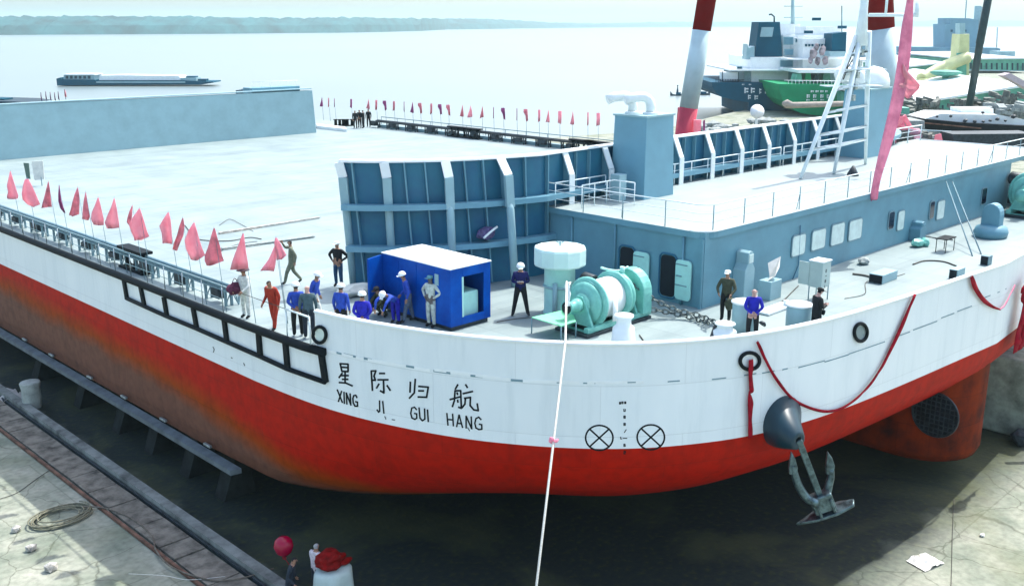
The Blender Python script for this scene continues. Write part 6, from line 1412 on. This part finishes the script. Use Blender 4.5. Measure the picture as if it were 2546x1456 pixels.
shed('boat_shed', 'pale green shed behind the dark pole with a flat white roof', [(2395, 149), (2550, 147)], [(2395, 172), (2550, 176)], 262, 45, posts=12)
shed('boat_shed', 'nearest long white roofed shed crossing under the yellow crane', [(2260, 262), (2560, 214)], [(2260, 302), (2560, 250)], 172, 50, posts=16)
m = MB(); a = [atd(x, y, 165) for x, y in ((2330, 296), (2570, 262), (2570, 235), (2440, 262))]; m.prism(a, FH * .5); tag(m.build('green_slope', M['fgreen2']), 'plain green sloping bank below the nearest shed', 'bank')
m = MB(); a = [atd(x, y, 160) for x, y in ((2494, 188), (2512, 182), (2562, 210), (2562, 226))]; m.prism(a, FH * 2); tag(m.build('rosy_beam', mat('rosy_beam', (.5, .42, .45), .8, var=.1)), 'thick rosy beam slanting down at the right edge of the yard', 'beam')
# yellow crane
DY = 205; YC = thing('yellow_crane', 'pale yellow tower crane with a curved arm over the sheds', 'crane', (lambda q: V((q.x, q.y, 0)))(atd(2397, 245, DY)))
ext('tower', [(2379, 246), (2410, 246), (2410, 190), (2411, 85), (2388, 85), (2378, 190)], DY, 4, 'yellow', YC, bevel=.1)
ext('tower_window', rect(2380, 132, 2403, 190), DY - .2, .4, 'fgreen2', YC); ext('tower_top', rect(2386, 58, 2400, 86), DY + .5, 2, 'greyl', YC)
m = MB(); m.tube(spline([atd(2290, 198, DY - 4), atd(2310, 186, DY - 3), atd(2340, 170, DY - 2), atd(2375, 155, DY - 1), atd(2405, 143, DY)], 5), [1.2] * 21, 10); m.build('arm', M['yellow'], YC)
ext('arm_post', [(2288, 278), (2308, 278), (2309, 196), (2288, 198)], DY - 6, 2, 'yellow', YC)
m = MB(); q = atd(2352, 180, DY - 8); m.lathe([(0, .5), (2.2, .3), (3, 0), (2.2, -.5), (.6, -.8), (.5, -4)], q, n=18); m.build('slewing_drum', M['fgreen2'], YC)
# yard clutter: mixed scrap heaps and fenced stacks (individuals where one can tell them apart)
spec = [(2290, 262, 150, 2.6, 'scrap', 'dark green scrap heap right of the red banner lobe'), (2330, 300, 138, 2.8, 'scrap', 'dark scrap heap left of the pale plate stack'), (2370, 300, 132, 2.4, 'crag', 'pale stacked plates at the foot of the dark pole'), (2500, 250, 150, 3.0, 'scrap', 'dark frame pile under the green bank at the right edge'), (2440, 262, 145, 2.2, 'scrap', 'small dark scrap heap right of the dark raking pole'), (2240, 300, 128, 1.6, 'crag', 'grey scrap heap between the lattice foot and the black boat'), (2530, 282, 125, 2.2, 'crag', 'grey rubble heap above the stern of the black boat'), (2300, 348, 99, 1.4, 'scrap', 'dark scrap heap behind the white yard fence')]
for k, (x, y, dd, s, mt, lb) in enumerate(spec):
    m = MB(); p = atd(x, y, dd)
    for j in range(60):
        c_ = p + RT * ((rng.random() - .5) * s * 2.4) + UZ * ((rng.random() - .75) * s * 1.2) + FH * rng.random() * 5; a = rng.random() * 3
        m.obox(c_, V((math.cos(a), math.sin(a), rng.random() * .3)) * (.3 + rng.random() * .7), V((-math.sin(a), math.cos(a), 0)) * (.2 + rng.random() * .3), UZ * (.15 + rng.random() * .3))
    tag(m.build('scrap_heap', M[mt]), lb, 'scrap heap', kind='stuff')
pf = atd(2450, 290, 128); m = MB(); m.prism([atd(x, y, 128) for x, y in ((2262, 360), (2560, 360), (2560, 262), (2262, 268))], FH * .4) if False else None
for (x0, y0, x1, y1, dd, mt, lb) in ((2398, 277, 2470, 305, 126, 'crag', 'pale green sheeted block behind the black boat cabin'), (2478, 277, 2560, 300, 130, 'fgreen2', 'grey green wall block at the right edge above the black boat'), (2262, 300, 2300, 322, 105, 'crag', 'olive sheeted block left of the black boat bow'), (2228, 268, 2262, 300, 140, 'fgreen2', 'dark green container block under the banner lobe')):
    tag(ext('stacked_block', rect(x0, y0, x1, y1 + 30), dd, 4, mt, bevel=.1), lb, 'block')
BB = thing('black_boat', 'long black hulled boat with cluttered white deck in the yard at right', 'boat', (lambda q: V((q.x, q.y, 0)))(atd(2400, 330, 112)))
ext('hull', [(2266, 291), (2300, 296), (2400, 306), (2560, 314), (2560, 345), (2420, 336), (2330, 328), (2295, 318)], 112, 7, 'black', BB); ext('rubbing_strake', [(2284, 303), (2440, 318), (2440, 321), (2284, 306)], 111.8, .3, 'rust', BB)
ext('deck', [(2300, 295), (2400, 305), (2560, 313), (2560, 300), (2480, 285), (2340, 283)], 113, 5, 'white', BB); ext('cabin', rect(2390, 270, 2470, 298), 115, 3, 'white', BB)
for k, (x, y, s) in enumerate(((2364, 289, 4), (2330, 290, 3), (2400, 300, 5), (2424, 302, 5), (2445, 302, 4), (2462, 300, 4), (2444, 280, 4), (2480, 296, 5), (2500, 300, 4), (2520, 290, 6))):
    m = MB(); m.rock(atd(x, y, 112.5), s * .05, k, (1.2, 1, .9), 1); m.build('deck_fitting', M['dark'], BB)
for k in range(7):
    m = MB(); m.beam(atd(2262 + 45 * k, 322 + k * 2, 100), atd(2262 + 45 * k, 380, 100), .12, .12); m.beam(atd(2262 + 45 * k, 322 + k * 2.2, 100), atd(2262 + 45 * (k + 1), 322 + (k + 1) * 2.2, 100), .16, .1)
    m.beam(atd(2262 + 45 * k, 340 + k * 2, 100), atd(2262 + 45 * (k + 1), 340 + (k + 1) * 2.2, 100), .1, .1)
    tag(m.build('fence_panel', M['cwhite']), f'white yard fence panel, {ORD[k]} from the left behind the deckhouse roof', 'fence', 'white yard fence panels')
m = MB(); p = atd(2420, 360, 97); m.prism([atd(x, y, 97) for x, y in ((2370, 400), (2570, 400), (2570, 332), (2370, 334))], FH * 3); tag(m.build('dark_container_row', M['dark']), 'long dark container row behind the right end of the roof railing', 'container')

# ------------------------------------------------------------------ haze
HZ = MB(); HZ.box((-4000, -4000, -3), (11500, 11500, 125)); hz_ = HZ.build('haze', None or mat('air', (1, 1, 1)))
hm_ = bpy.data.materials.new('haze_volume'); hm_.use_nodes = True; n = hm_.node_tree.nodes; n.remove(n['Principled BSDF'])
pv = n.new('ShaderNodeVolumePrincipled'); pv.inputs['Color'].default_value = (.63, .87, .90, 1); pv.inputs['Density'].default_value = HAZE; pv.inputs['Anisotropy'].default_value = .2
hm_.node_tree.links.new(pv.outputs[0], n['Material Output'].inputs['Volume']); hz_.data.materials.clear(); hz_.data.materials.append(hm_)
tag(hz_, kind='stuff')
